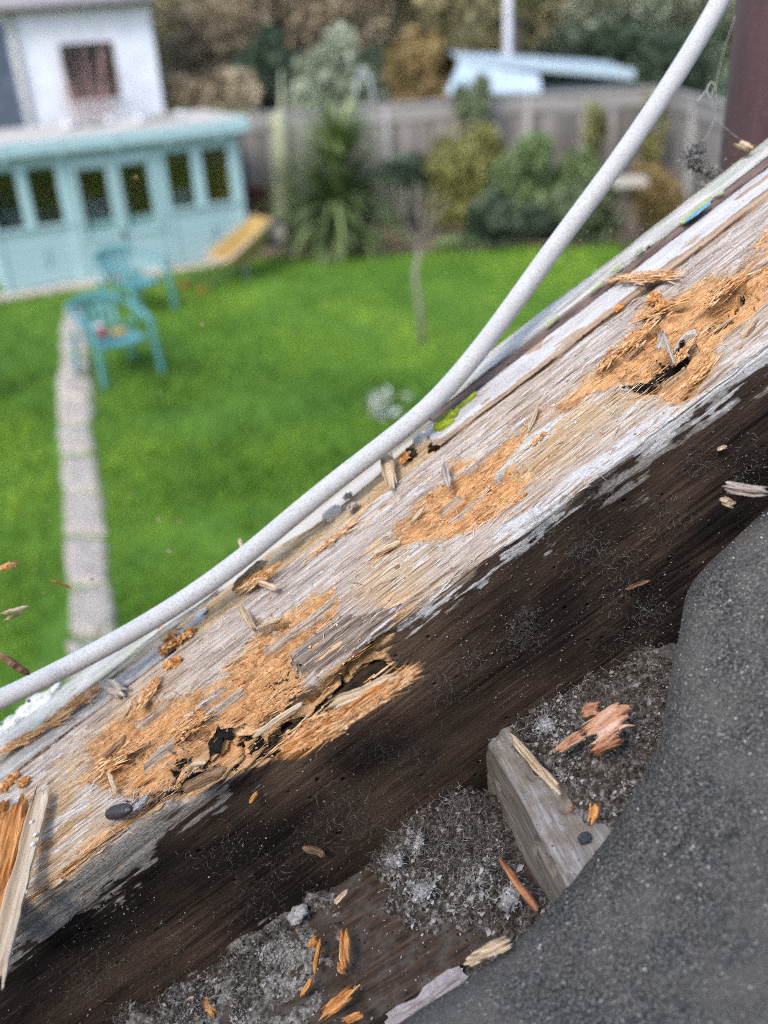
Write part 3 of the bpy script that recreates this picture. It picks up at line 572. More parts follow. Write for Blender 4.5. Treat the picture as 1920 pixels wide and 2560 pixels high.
li = [(0.14, -0.16, 0.185), (0.60, -0.13, 0.185), (0.60, 0.13, 0.185), (0.14, 0.16, 0.185)]; hn = [(-0.055, -0.305, 0.42), (0.895, -0.245, 0.42), (0.895, 0.245, 0.42), (-0.055, 0.305, 0.42)]
V = [tl(q) for q in lo+hi+li+hn]; mb = MB(); F = [(3, 2, 1, 0), (8, 9, 10, 11)]
for i in range(4):
    j = (i+1) % 4; F += [(i, j, 4+j, 4+i), (4+i, 4+j, 12+j, 12+i), (12+i, 12+j, 8+j, 8+i)]
mb.add(V, F).build('tray', m_tub, wb)
MB().tube([tl((q[0], q[1], q[2]+0.006)) for q in hi+hi[:1]], 0.022, 6).build('rim', m_rim, wb, True)
for s in (-1, 1):
    MB().tube([tl((-0.55, 0.24*s, 0.30)), tl((0.2, 0.16*s, 0.12)), tl((0.92, 0.06*s, 0.10))], 0.018, 6).build('handle', m_iron, wb, True)
    MB().tube([(0.12, 0.2*s, 0.22), (0.06, 0.24*s, 0.0)], 0.016, 6).build('leg', m_slate, wb, True)
    MB().tube([tl((-0.55, 0.24*s, 0.30)), tl((-0.68, 0.25*s, 0.325))], 0.024, 8).build('grip', simple('red_grip', (0.4, 0.03, 0.04), (0.45, 0.04, 0.05), 5), wb, True)
wc = np.array(tl((0.98, 0, 0.10))); whl = MB()
for rr_, w_ in ((0.17, 0.045),):
    whl.add(*(lambda R_, w: ([(wc[0]+(R_+w*math.cos(b))*math.cos(a), wc[1]+w*math.sin(b), wc[2]+(R_+w*math.cos(b))*math.sin(a)) for a in np.linspace(0, 2*math.pi, 20, endpoint=False) for b in np.linspace(0, 2*math.pi, 8, endpoint=False)], [((i*8+k), (i*8+(k+1) % 8), ((i+1) % 20)*8+(k+1) % 8, ((i+1) % 20)*8+k) for i in range(20) for k in range(8)]))(rr_, w_))
wo = whl.build('wheel', m_iron, wb, True)
MB().tube([(wc[0], -0.04, wc[2]), (wc[0], 0.04, wc[2])], 0.13, 14).build('hub', m_rim, wo)
# ================================================================== THE ROTTEN VERGE TIMBER (foreground)
YG = 0.090                       # width of the main timber's top
def v_top(pts): return [tuple(top(*p)[:2]) for p in pts]
def v_face(pts): return [(face(*p)[0], face(*p)[2]) for p in pts]
ROT1 = v_top([(1960, 540), (1920, 562), (1872, 625), (1797, 674), (1674, 737), (1606, 764), (1569, 816), (1547, 861), (1517, 893), (1450, 950), (1385, 1015), (1410, 1036), (1480, 987), (1558, 961), (1584, 987), (1667, 1006), (1723, 987), (1768, 942), (1797, 886), (1809, 837), (1861, 800), (1960, 690)])
ROT2 = v_top([(1122, 1148), (1165, 1151), (1209, 1136), (1281, 1086), (1300, 1100), (1265, 1162), (1330, 1191), (1299, 1234), (1241, 1300), (1150, 1335), (1100, 1355), (1046, 1348), (1006, 1362), (930, 1398), (925, 1388), (978, 1348), (985, 1312), (1021, 1287), (1055, 1240), (1118, 1190)])
ROT3 = v_top([(836, 1460), (850, 1511), (840, 1545), (789, 1583), (724, 1648), (753, 1681), (804, 1667), (862, 1627), (930, 1601), (974, 1592), (934, 1641), (1010, 1690), (800, 1831), (742, 1875), (681, 1900), (580, 1945), (470, 1992), (388, 2030), (290, 2083), (236, 2120), (145, 2205), (60, 2260), (145, 2178), (241, 2093), (300, 2045), (380, 1985), (330, 1985), (250, 1975), (196, 1951), (215, 1905), (205, 1865), (265, 1817), (337, 1752), (403, 1745), (489, 1719), (562, 1687), (547, 1682), (623, 1598), (637, 1547), (735, 1526), (775, 1489)])
ROT4 = v_top([(1395, 1010), (1300, 1085), (1290, 1075), (1380, 1000)])
DIRT = [(v_top([(600, 1790), (560, 1800), (520, 1840), (478, 1880), (470, 1910), (520, 1925), (560, 1890), (600, 1850)]), 1.0),
        (v_top([(420, 1900), (470, 1880), (500, 1930), (450, 1960), (400, 1985)]), 0.8),
        (v_top([(1625, 905), (1660, 880), (1700, 850), (1705, 880), (1680, 925), (1650, 920)]), 1.0),
        (v_top([(1560, 955), (1590, 940), (1625, 925), (1600, 960), (1570, 970)]), 0.7),
        (v_top([(330, 1985), (420, 1935), (470, 1960), (400, 2010), (350, 2020)]), 0.55), (v_top([(640, 1700), (720, 1660), (740, 1690), (670, 1740)]), 0.4),
        (v_top([(1760, 790), (1800, 740), (1840, 720), (1830, 755), (1790, 800)]), 0.7)]
GREYREM = v_top([(1010, 1520), (930, 1600), (862, 1627), (804, 1667), (753, 1681), (724, 1648), (789, 1583), (860, 1545)])
TANZONE = v_top([(1920, 690), (1800, 860), (1720, 990), (1560, 1010), (1350, 1200), (1260, 1160), (1420, 1030), (1600, 960), (1820, 830)])
TAN2 = v_top([(1100, 1370), (1000, 1560), (860, 1500), (940, 1400)]); TAN3 = v_top([(420, 1720), (300, 1780), (0, 2020), (0, 2250), (120, 2180), (260, 2070), (200, 1960), (230, 1860), (340, 1750)])
PAINT = [(v_top([(1960, 800), (1900, 850), (1800, 900), (1730, 985), (1600, 1030), (1540, 1090), (1440, 1180), (1350, 1260), (1300, 1310), (1180, 1420), (1200, 1440), (1330, 1345), (1470, 1225), (1620, 1110), (1780, 1000), (1960, 870)]), 0.82),
         (v_top([(1120, 1470), (1000, 1540), (930, 1585), (960, 1600), (1120, 1500)]), 0.75)]
PALE = [(v_face([(1960, 860), (1780, 975), (1600, 1110), (1480, 1215), (1520, 1260), (1580, 1240), (1690, 1110), (1760, 1060), (1860, 960), (1960, 900)]), 0.85),
        (v_face([(1500, 1200), (1440, 1250), (1500, 1300), (1560, 1240)]), 0.5),
        (v_face([(120, 2215), (240, 2110), (420, 2010), (560, 1960), (620, 1980), (560, 2030), (430, 2090), (330, 2190), (200, 2290), (60, 2390), (-40, 2440), (-40, 2330)]), 0.78),
        (v_face([(0, 2560), (260, 2420), (420, 2330), (350, 2400), (150, 2560)]), 0.22),
        (v_face([(250, 2610), (500, 2440), (700, 2290), (660, 2340), (420, 2520), (300, 2620)]), 0.75)]
# woodworm holes: place in the picture, radius in mm
HOLES = [(1020, 1420, 0.9), (993, 1417, 1.1), (950, 1427, 0.8), (997, 1397, 0.7), (1045, 1364, 0.8), (1082, 1366, 0.6), (966, 1347, 1.0), (847, 1372, 0.7), (921, 1598, 1.3), (723, 1594, 1.1), (661, 1636, 0.9), (940, 1543, 0.7), (907, 1567, 0.8), (1388, 1137, 0.9), (1465, 897, 1.0), (1495, 927, 0.8), (1442, 1058, 0.9), (1110, 1375, 0.6), (1420, 953, 0.7), (560, 1705, 0.9), (350, 1900, 0.8), (480, 1770, 0.7), (214, 2061, 0.7), (190, 2128, 0.7), (1232, 1305, 0.6), (1290, 1255, 0.7), (1540, 1050, 0.6), (1180, 1395, 0.6), (1130, 1440, 0.6), (880, 1470, 0.6)]
xs = np.arange(-0.335, 0.295, 0.00055)
vv = np.concatenate([np.arange(-0.125, -0.006, 0.0007), np.arange(-0.006, YG, 0.0003), np.arange(YG, YG+0.014, 0.0007)])
X, VV = np.meshgrid(xs, vv, indexing='ij'); nx, nv = X.shape
R_ = 0.0035
Y = np.where(VV > R_, np.minimum(VV, YG), 0.0); Z = np.where(VV < -R_, VV, 0.0); NY = np.where(VV < -R_, -1.0, 0.0); NZ = np.where(VV > R_, 1.0, 0.0)
arc = (VV <= R_) & (VV >= -R_); ang = (R_-VV)/(2*R_)*math.pi/2
Y = np.where(arc, R_-R_*np.sin(ang), Y); Z = np.where(arc, -R_+R_*np.cos(ang), Z); NY = np.where(arc, -np.sin(ang), NY); NZ = np.where(arc, np.cos(ang), NZ)
gw = VV > YG; Z = np.where(gw, -(VV-YG), Z); NY = np.where(gw, 1.0, NY); NZ = np.where(gw, 0.0, NZ)
istop = (VV > -0.004).astype(float)
# wandering grain
wob = 0.004*(fbm(X*6, VV*8, 3, 3)-0.5)+0.0015*(fbm(X*40, VV*60, 5, 2)-0.5); VG = VV+wob
g1 = fbm(X*22, VG*520, 11, 3); g2 = fbm(X*60, VG*1500, 12, 2); slow = fbm(X*14, VV*26, 13, 3)
edge_n = fbm(X*90, VV*170, 21, 4)-0.5; edge_f = fbm(X*22, VG*620, 22, 3)-0.5
def mask(poly, w=0.0026, a1=0.006, a2=0.009):
    return sst(-w, w, -polysd(X, VV, poly)+a1*edge_n+a2*edge_f)
rot = np.maximum.reduce([mask(ROT1), mask(ROT2), mask(ROT3), mask(ROT4)])
scat = sst(0.71, 0.77, fbm(X*55, VG*420, 77, 3))*sst(0.45, 0.62, fbm(X*12, VV*30, 78, 2))*istop*0.8
inner = np.zeros_like(X)
for P_ in (ROT1, ROT2, ROT3): inner = np.maximum(inner, sst(0.0, 0.007, -polysd(X, VV, P_)))
rot = rot*(1-0.92*sst(0.68, 0.73, fbm(X*15, VG*330, 122, 3))*(fbm(X*30, VV*50, 123, 2) > 0.42))
grey = mask(GREYREM, 0.001, 0.003, 0.006); rot = rot*(1-grey)
dirt = np.zeros_like(X)
for P_, k in DIRT: dirt = np.maximum(dirt, k*sst(-0.0045, 0.001, -polysd(X, VV, P_)+0.012*edge_n+0.003*edge_f))
dirt *= sst(0.30, 0.55, fbm(X*120, VV*200, 90, 3)+0.20)
paint = np.zeros_like(X)
for P_, k in PAINT: paint = np.maximum(paint, k*0.92*sst(-0.012, 0.008, -polysd(X, VV, P_)+0.016*edge_n+0.022*edge_f))
fleck = sst(0.56, 0.66, 0.55*fbm(X*70, VG*900, 31, 3)+0.45*fbm(X*17, VV*40, 32, 3))*istop
paint = np.maximum(paint*sst(0.30, 0.56, fbm(X*60, VG*600, 33, 3)+0.06*paint), 0.8*fleck)
paint *= 1-rot
pale = np.zeros_like(X)
for P_, k in PALE: pale = np.maximum(pale, k*sst(-0.010, 0.006, -polysd(X, VV, P_)+0.022*edge_n+0.014*edge_f))
pale = pale*sst(0.36, 0.56, 0.65*g1+0.35*fbm(X*90, VG*420, 35, 3)+0.06)
tone = np.clip(0.12+0.9*(slow-0.45)+0.75*np.maximum.reduce([mask(P_, 0.010, 0.01, 0.01) for P_ in (TANZONE, TAN2, TAN3)]), 0, 1)
tone *= 1-grey
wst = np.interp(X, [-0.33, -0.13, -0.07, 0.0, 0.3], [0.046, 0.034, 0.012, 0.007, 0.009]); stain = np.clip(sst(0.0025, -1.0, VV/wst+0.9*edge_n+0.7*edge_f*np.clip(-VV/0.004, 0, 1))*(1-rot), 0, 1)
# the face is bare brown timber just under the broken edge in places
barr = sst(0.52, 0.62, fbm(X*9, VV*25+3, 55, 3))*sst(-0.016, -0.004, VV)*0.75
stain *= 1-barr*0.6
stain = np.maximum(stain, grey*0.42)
# heights
Hh_ = (0.00120*(g1-0.5)+0.00045*(g2-0.5))*(0.35+0.65*istop)+0.0012*(slow-0.5)
crack = sst(0.07, 0.0, np.abs(fbm(X*7, VG*230, 61, 2)-0.5))*sst(0.45, 0.6, fbm(X*18, VV*60, 62, 2)); Hh_ -= 0.0018*crack*(1-rot)*(0.25+0.75*istop)
lump = fbm(X*130, VV*190, 71, 3)-0.5; fibre = fbm(X*42, VG*620, 72, 3)-0.5; fine = fbm(X*170, VG*1300, 73, 2)-0.5; clod = fbm(X*55, VV*85, 74, 3)-0.5
Hrot = -(0.0016+0.0046*inner)+0.0062*fibre*(0.6+inner)+0.0060*clod*(0.2+inner)+0.0022*lump*(0.4+inner)+0.0024*fine
rcr = sst(0.045, 0.0, np.abs(fbm(X*16, VG*330, 171, 2)-0.5))*sst(0.42, 0.58, fbm(X*40, VV*90, 172, 2)); Hrot -= 0.0042*rcr*(0.35+inner)
pit = sst(0.63, 0.72, fbm(X*170, VV*330, 173, 3)); Hrot -= 0.0042*pit*(0.3+inner)
flk = np.floor(fbm(X*26, VG*260, 174, 3)*9)/9-0.5; Hrot += 0.0075*flk*(0.3+0.7*inner)
Hh_ = Hh_*(1-rot)+Hrot*rot
Hh_ += 0.0016*grey*(0.6+0.8*g1)-0.0006*scat
Hh_ -= 0.0055*dirt*sst(0.3, 0.6, lump+0.5)
Hh_ += 0.00018*paint
face_m = sst(-0.004, -0.012, VV); Hh_ += face_m*(0.0010*(fbm(X*25, VV*160, 81, 3)-0.5))
ed = np.exp(-(VV/0.006)**2); Hh_ -= ed*(0.0022*sst(0.45, 0.75, fbm(X*38, VV*20, 82, 3))+0.0006*vn(X*220, VV*100, 83))
for hx, hy, hr in HOLES:
    c = top(hx, hy); r = np.hypot(X-c[0], VV-c[1]); hr *= 0.00095
    if r.min() < hr*2: k = sst(hr*1.15, hr*0.75, r); Hh_ -= 0.004*k; dirt = np.maximum(dirt, 0.9*k)  # holes also coloured near black: their shade, put into the dirt mask
rs = np.random.default_rng(3)
for k in range(70):                     # more worm holes, scattered over the dark face
    cx, cv = rs.uniform(-0.3, 0.2), rs.uniform(-0.11, -0.008); hr = rs.uniform(0.0005, 0.0009); sl_ = (np.abs(xs-cx) < 0.003); sv = (np.abs(vv-cv) < 0.003); ii = np.ix_(sl_, sv)
    r = np.hypot(X[ii]-cx, VV[ii]-cv); q = sst(hr*1.2, hr*0.8, r); Hh_[ii] -= 0.0025*q; dirt[ii] = np.maximum(dirt[ii], q)  # hole shade painted in through the dirt mask here too
# big bites out of the timber
for (px_, py_, rx, rv, dep) in ((1668, 890, 0.007, 0.006, 0.006), (1800, 750, 0.006, 0.004, 0.004), (540, 1850, 0.016, 0.012, 0.005), (250, 1935, 0.005, 0.003, 0.004), (880, 1660, 0.020, 0.006, 0.004), (1240, 1250, 0.004, 0.003, 0.003), (700, 1880, 0.030, 0.006, 0.004)):
    c = top(px_, py_); r2 = ((X-c[0])/rx)**2+((VV-c[1])/rv)**2; Hh_ -= dep*np.exp(-r2)*(0.6+0.9*(lump+0.5))
PX = X; PY = Y+NY*Hh_; PZ = Z+NZ*Hh_
surf_h = (PX, PY, PZ)
tm = NT('weathered_timber')
n1 = tm.noise((35, 950, 950), 4, 0.6); n2 = tm.noise((160, 700, 700), 5, 0.65); n3 = tm.noise((520, 1100, 1100), 3, 0.6); nb = tm.noise((30, 120, 120), 4)
wood = tm.ramp(n1, [(0.30, (0.15, 0.11, 0.085)), (0.44, (0.39, 0.325, 0.275)), (0.57, (0.54, 0.48, 0.43)), (0.70, (0.66, 0.62, 0.58))])
wood = tm.mix(tm.ramp(nb, [(0.40, 0.0), (0.62, 0.55)]), wood, tm.ramp(n1, [(0.32, (0.12, 0.085, 0.07)), (0.55, (0.30, 0.245, 0.215)), (0.7, (0.44, 0.385, 0.35))]))
tan = tm.ramp(n1, [(0.30, (0.20, 0.11, 0.045)), (0.47, (0.42, 0.27, 0.13)), (0.68, (0.60, 0.44, 0.26))])
col = tm.mix(tm.math('MULTIPLY', tm.attr('tone'), 0.8), wood, tan)
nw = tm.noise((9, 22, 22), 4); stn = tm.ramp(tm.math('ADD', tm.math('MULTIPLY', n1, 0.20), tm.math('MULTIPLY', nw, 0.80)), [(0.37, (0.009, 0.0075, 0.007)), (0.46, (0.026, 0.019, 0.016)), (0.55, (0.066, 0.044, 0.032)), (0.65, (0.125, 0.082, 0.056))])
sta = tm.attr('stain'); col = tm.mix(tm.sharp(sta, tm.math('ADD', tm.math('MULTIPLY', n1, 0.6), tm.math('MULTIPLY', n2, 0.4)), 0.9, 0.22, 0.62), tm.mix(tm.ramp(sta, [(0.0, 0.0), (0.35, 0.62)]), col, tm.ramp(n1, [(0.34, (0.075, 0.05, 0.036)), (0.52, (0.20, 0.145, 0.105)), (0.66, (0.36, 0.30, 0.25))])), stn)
# grey weather-worn remnant keeps its streaks
col = tm.mix(tm.math('MULTIPLY', tm.attr('grey'), 0.75), col, tm.ramp(n1, [(0.3, (0.075, 0.05, 0.04)), (0.5, (0.21, 0.155, 0.125)), (0.66, (0.42, 0.34, 0.28))]))
col = tm.mix(tm.sharp(tm.attr('pale'), n2, 0.8, 0.40, 0.62), col, tm.ramp(n3, [(0.3, (0.17, 0.15, 0.13)), (0.7, (0.38, 0.355, 0.33))]))
col = tm.mix(tm.sharp(tm.attr('paint'), n2, 0.9, 0.42, 0.60), col, tm.ramp(n3, [(0.3, (0.42, 0.41, 0.40)), (0.6, (0.58, 0.57, 0.565))]))
rt = tm.ramp(tm.math('ADD', tm.math('MULTIPLY', tm.noise((60, 1100, 1100), 4, 0.7), 0.5), tm.math('ADD', tm.math('MULTIPLY', n2, 0.2), tm.math('MULTIPLY', nb, 0.3))), [(0.34, (0.36, 0.165, 0.065)), (0.42, (0.60, 0.315, 0.135)), (0.54, (0.70, 0.415, 0.20)), (0.66, (0.76, 0.55, 0.35))])
rt = tm.mix(tm.math('MULTIPLY', tm.math('SUBTRACT', 1.0, tm.attr('deep')), 0.55), rt, tm.ramp(n1, [(0.32, (0.34, 0.185, 0.085)), (0.5, (0.57, 0.37, 0.20)), (0.68, (0.70, 0.53, 0.36))]))
nr_ = tm.noise((55, 130, 130), 4, 0.65); rt = tm.mix(tm.ramp(nr_, [(0.50, 0.0), (0.66, 0.70)]), rt, tm.ramp(n1, [(0.34, (0.10, 0.055, 0.03)), (0.5, (0.27, 0.15, 0.075)), (0.66, (0.46, 0.30, 0.18))]))
col = tm.mix(tm.sharp(tm.attr('rot'), tm.math('ADD', tm.math('MULTIPLY', n1, 0.5), tm.math('MULTIPLY', n2, 0.5)), 1.0, 0.24, 0.74), col, rt)
col = tm.mix(tm.sharp(tm.attr('dirt'), n3, 0.6, 0.35, 0.65), col, (0.014, 0.011, 0.009))
dn = tm.voro((900, 900, 900)); spk = tm.ramp(dn.outputs['Distance'], [(0.10, 1.0), (0.16, 0.0)])
col = tm.mix(tm.math('MULTIPLY', tm.math('MULTIPLY', spk, sta), tm.ramp(tm.noise((70, 70, 70), 2), [(0.45, 0.0), (0.6, 0.75)])), col, (0.24, 0.21, 0.18))
tm.bump(tm.math('ADD', tm.math('MULTIPLY', n1, 0.5), tm.math('MULTIPLY', n3, 0.5)), 1.0, 0.0011)
m_timber = tm.out(col, 0.9)
m_timber.node_tree.nodes['Principled BSDF'].inputs['Specular IOR Level'].default_value = 0.12
barge = empty('verge_timber', 'rotten weathered roof verge timber with crumbling orange patches running diagonally', 'timber', mw=RM)
P = np.stack([PX, PY, PZ], -1).reshape(-1, 3)
at = {'rot': np.maximum(rot, scat), 'paint': paint, 'stain': stain, 'grey': grey, 'pale': pale, 'tone': tone, 'dirt': dirt, 'deep': inner}
me = mesh_np('main_timber', P, grid_faces(nx, nv)[:, ::-1].copy(), True, {k: v.reshape(-1) for k, v in at.items()})
link('main_timber', me, m_timber, barge)
def surf_at(x, v):                # height of the carved surface (returns local point)
    i = int(np.clip(round((x-xs[0])/0.00055), 0, nx-1)); j = int(np.clip(np.searchsorted(vv, v), 0, nv-1)); return np.array([PX[i, j], PY[i, j], PZ[i, j]])

# ------------------------------------------------------------------ loose fibres and crumbs
def fibres(name, n, weight, mat, parent, seed, Lr=(0.003, 0.011), wr=(0.00018, 0.00045), yaw=0.35, lift=0.5, off=0.0004):
    r = np.random.default_rng(seed); w = weight.reshape(-1); idx = r.choice(len(w), n, p=w/w.sum())
    b = P[idx]+np.stack([r.normal(0, .0003, n), r.normal(0, .0002, n), np.full(n, off)], -1)
    L_ = r.uniform(*Lr, n)*r.choice([0.6, 1, 1.3], n); ya = r.normal(0, yaw, n)+np.where(r.random(n) < 0.12, r.uniform(-1.5, 1.5, n), 0); pt = np.abs(r.normal(0, lift*0.4, n))*r.choice([-0.3, 1], n)
    d = np.stack([np.cos(ya)*np.cos(pt), np.sin(ya)*np.cos(pt), np.sin(pt)], -1); s = np.stack([-np.sin(ya), np.cos(ya), 0*ya], -1); u = np.cross(d, s)
    wd_ = r.uniform(*wr, n)[:, None]; mid = b+d*(L_*0.5)[:, None]+u*(r.normal(0, 0.08, n)*L_)[:, None]; tip = b+d*L_[:, None]
    V = np.stack([b-s*wd_*.6, b+s*wd_*.6, mid-s*wd_, mid+s*wd_, mid+u*wd_*0.8, tip], 1).reshape(-1, 3)
    F = np.array([(0, 1, 3), (0, 3, 2), (0, 2, 4), (1, 4, 3), (0, 4, 1), (2, 3, 5), (3, 4, 5), (4, 2, 5)]); F = (F[None]+np.arange(n)[:, None, None]*6).reshape(-1, 3)
    return link(name, mesh_np(name, V, F, False, {'shade': np.repeat(r.random(n), 6)}), mat, parent)
def crumbs(name, B, mat, parent, seed, sr=(0.0003, 0.0009), shade=None, mw=None, flat=0.7):
    r = np.random.default_rng(seed); n = len(B); s = (sr[0]+(sr[1]-sr[0])*r.random(n)**2.2)
    o = np.array([(1, 0, 0), (-1, 0, 0), (0, 1, 0), (0, -1, 0), (0, 0, 1), (0, 0, -1)], float); V = o[None]*r.uniform(0.5, 1.4, (n, 6, 1))+r.normal(0, .18, (n, 6, 3)); V[..., 2] *= flat
    q = r.uniform(0, 6.283, n); c, s_ = np.cos(q)[:, None], np.sin(q)[:, None]; V = np.stack([V[..., 0]*c*1.3-V[..., 1]*s_, V[..., 0]*s_*1.3+V[..., 1]*c, V[..., 2]], -1)
    V = (V*s[:, None, None]+B[:, None]).reshape(-1, 3)
    F = np.array([(0, 2, 4), (2, 1, 4), (1, 3, 4), (3, 0, 4), (2, 0, 5), (1, 2, 5), (3, 1, 5), (0, 3, 5)]); F = (F[None]+np.arange(n)[:, None, None]*6).reshape(-1, 3)
    return link(name, mesh_np(name, V, F, False, {'shade': np.repeat(r.random(n) if shade is None else shade, 6)}), mat, parent, mw)
m_fib = shaded('orange_wood_fibre', (0.40, 0.185, 0.07), (0.63, 0.335, 0.14), (0.78, 0.58, 0.37), 0.95, 900, 0.25)
m_fib2 = shaded('pale_wood_fibre', (0.30, 0.22, 0.155), (0.52, 0.42, 0.32), (0.76, 0.70, 0.64), 0.95, 900, 0.25)
tag(fibres('rot_fibres', 5200, rot*istop+0.15*scat, m_fib, barge, 1, (0.003, 0.011), (0.00008, 0.00022), 0.13, 0.22, 0.0), kind='stuff')
tag(fibres('weathered_fibres', 2200, istop*(1-rot)*(0.25+2*np.exp(-((rot-0.4)/0.3)**2)), m_fib2, barge, 2, (0.003, 0.012), (0.00012, 0.0003), 0.12, 0.2, 0.0002), kind='stuff')
def pick(weight, n, seed, dz=0.0004):
    r = np.random.default_rng(seed); w = weight.reshape(-1); idx = r.choice(len(w), n, p=w/w.sum()); b = P[idx].copy(); b[:, 2] += dz; return b
near = np.clip(fbm(X*20, VV*30, 5, 2), 0, 1)*istop*(0.05+rot+2.2*sst(-0.02, 0, -np.minimum(np.minimum(polysd(X, VV, ROT1), polysd(X, VV, ROT2)), polysd(X, VV, ROT3)))*0.12)
tag(crumbs('rot_crumbs', pick(near, 2600, 4), m_fib, barge, 5, (0.00015, 0.0008)), kind='stuff')
tag(crumbs('dirt_grains', pick(dirt*istop, 1300, 6), shaded('black_grain', (0.008, 0.007, 0.006), (0.03, 0.022, 0.017), (0.30, 0.27, 0.24), 0.9), barge, 7, (0.0003, 0.0009)), kind='stuff')
# dust and web fuzz on the dark inner face
def fuzz(name, seeds, mat, parent, seed, steps=7, step=0.0008, rad=0.000045, mw=None, pull=None):
    r = np.random.default_rng(seed); V = []; F = []; S = []
    for b in seeds:
        p = np.array(b); d = r.normal(0, 1, 3); d /= np.linalg.norm(d); sh_ = r.random(); base = len(V); m = r.integers(3, steps+1); rr = rad*r.uniform(0.6, 1.6)
        for k in range(m):
            u = np.cross(d, [0.3, 0.5, 0.8]); u /= np.linalg.norm(u)+1e-9; w = np.cross(d, u)
            for a in (0, 2.094, 4.189): V.append(p+rr*(math.cos(a)*u+math.sin(a)*w)); S.append(sh_)
            d = d+r.normal(0, .45, 3); d /= np.linalg.norm(d); p = p+d*step*r.uniform(0.6, 1.5)
        for k in range(m-1):
            for a in range(3): F.append((base+k*3+a, base+k*3+(a+1) % 3, base+k*3+3+(a+1) % 3, base+k*3+3+a))
    return link(name, mesh_np(name, np.array(V), np.array(F), True, {'shade': np.array(S)}), mat, parent, mw)
m_fuzz = shaded('grey_web_dust', (0.035, 0.03, 0.028), (0.12, 0.108, 0.098), (0.30, 0.28, 0.265), 0.95, 500)
def face_cluster(px, py, n, spread, seed, out=0.003):
    r = np.random.default_rng(seed); c = face(px, py, -0.001); a = r.normal(0, spread, (n, 3)); a[:, 1] = -np.abs(r.normal(0, out, n)); return np.array([c[0], 0, c[2]])+a
FZ = [(1300, 1590, 90, .008), (1310, 1540, 60, .006), (1180, 1640, 60, .008), (1660, 1290, 60, .010), (1460, 1370, 70, .010), (1550, 1420, 50, .012), (1350, 1310, 40, .008), (1620, 1530, 70, .009), (1560, 1600, 60, .012), (1100, 1720, 70, .010), (960, 1860, 70, .012), (1030, 1900, 80, .012), (860, 2000, 120, .016), (920, 2060, 90, .012), (800, 2090, 60, .014), (700, 2150, 50, .016), (560, 2120, 40, .014), (300, 2400, 60, .020), (200, 2470, 50, .016), (420, 2360, 50, .018), (1740, 1150, 40, .008), (1880, 1170, 40, .01), (1500, 1230, 35, .008), (640, 2240, 40, .015), (1560, 1480, 40, .01)]
tag(fuzz('web_dust', np.concatenate([face_cluster(a, b, n*3, s*0.55, 100+i) for i, (a, b, n, s) in enumerate(FZ)]), m_fuzz, barge, 9), kind='stuff')
facew = (VV < -0.004)*(0.25+sst(0.4, 0.6, fbm(X*30, VV*40, 8, 3)))
b = pick(facew, 3800, 16, 0.0); b[:, 1] -= 0.0003
tag(crumbs('dust_specks', b, shaded('pale_dust_speck', (0.10, 0.085, 0.07), (0.22, 0.19, 0.165), (0.45, 0.42, 0.38), 0.9), barge, 17, (0.00012, 0.00045)), kind='stuff')

# ------------------------------------------------------------------ generic strips of timber alongside
m_bead = NT('flaking_white_bead'); a1 = m_bead.noise((60, 700, 700), 5, 0.65); a2 = m_bead.noise((25, 90, 90), 4); a3 = m_bead.noise((260, 500, 500), 4)
c_ = m_bead.ramp(a1, [(0.34, (0.22, 0.14, 0.095)), (0.55, (0.42, 0.31, 0.22))]); pm = m_bead.sharp(m_bead.attr('paint'), a3, 0.9, 0.36, 0.5)
c_ = m_bead.mix(pm, c_, m_bead.ramp(a2, [(0.3, (0.40, 0.385, 0.375)), (0.6, (0.55, 0.545, 0.545))])); sp_ = m_bead.voro((420, 420, 420)); c_ = m_bead.mix(m_bead.math('MULTIPLY', m_bead.ramp(sp_.outputs['Distance'], [(0.14, 1.0), (0.2, 0.0)]), m_bead.ramp(a3, [(0.5, 0.0), (0.6, 0.9)])), c_, (0.14, 0.09, 0.06))
m_bead.bump(a3, 0.5, 0.0006); m_bead = m_bead.out(c_, 0.85)
m_outer = NT('algae_white_strip'); a1 = m_outer.noise((30, 900, 900), 5, 0.65); a2 = m_outer.noise((40, 60, 200), 4); gm = m_outer.noise((30, 70, 200), 3)
c_ = m_outer.ramp(a1, [(0.30, (0.20, 0.19, 0.165)), (0.46, (0.41, 0.405, 0.38)), (0.62, (0.58, 0.575, 0.555))]); c_ = m_outer.mix(m_outer.ramp(gm, [(0.52, 0.0), (0.68, 0.45)]), c_, (0.34, 0.40, 0.24)); m_outer.bump(a1, 0.6, 0.0006); m_outer = m_outer.out(c_, 0.8)
m_greyw = NT('grey_weathered_wood'); a1 = m_greyw.noise((30, 800, 800), 5, 0.65); a2 = m_greyw.noise((40, 90, 90), 4); c_ = m_greyw.ramp(a1, [(0.32, (0.17, 0.15, 0.135)), (0.5, (0.38, 0.365, 0.345)), (0.66, (0.56, 0.55, 0.53))])
c_ = m_greyw.mix(m_greyw.sharp(m_greyw.attr('side'), a2, 0.4), c_, m_greyw.ramp(a1, [(0.35, (0.16, 0.09, 0.045)), (0.6, (0.38, 0.25, 0.14))])); m_greyw.bump(a1, 0.7, 0.0006); m_greyw = m_greyw.out(c_, 0.9)
m_tanw = NT('tan_bare_wood'); a1 = m_tanw.noise((40, 700, 700), 5, 0.65); a2 = m_tanw.noise((60, 120, 120), 4); c_ = m_tanw.ramp(a1, [(0.32, (0.22, 0.13, 0.06)), (0.5, (0.47, 0.325, 0.175)), (0.66, (0.62, 0.48, 0.31))]); c_ = m_tanw.mix(m_tanw.ramp(a2, [(0.45, 0.0), (0.7, 0.6)]), c_, (0.46, 0.41, 0.34)); m_tanw.bump(a1, 0.7, 0.0008); m_tanw = m_tanw.out(c_, 0.9)
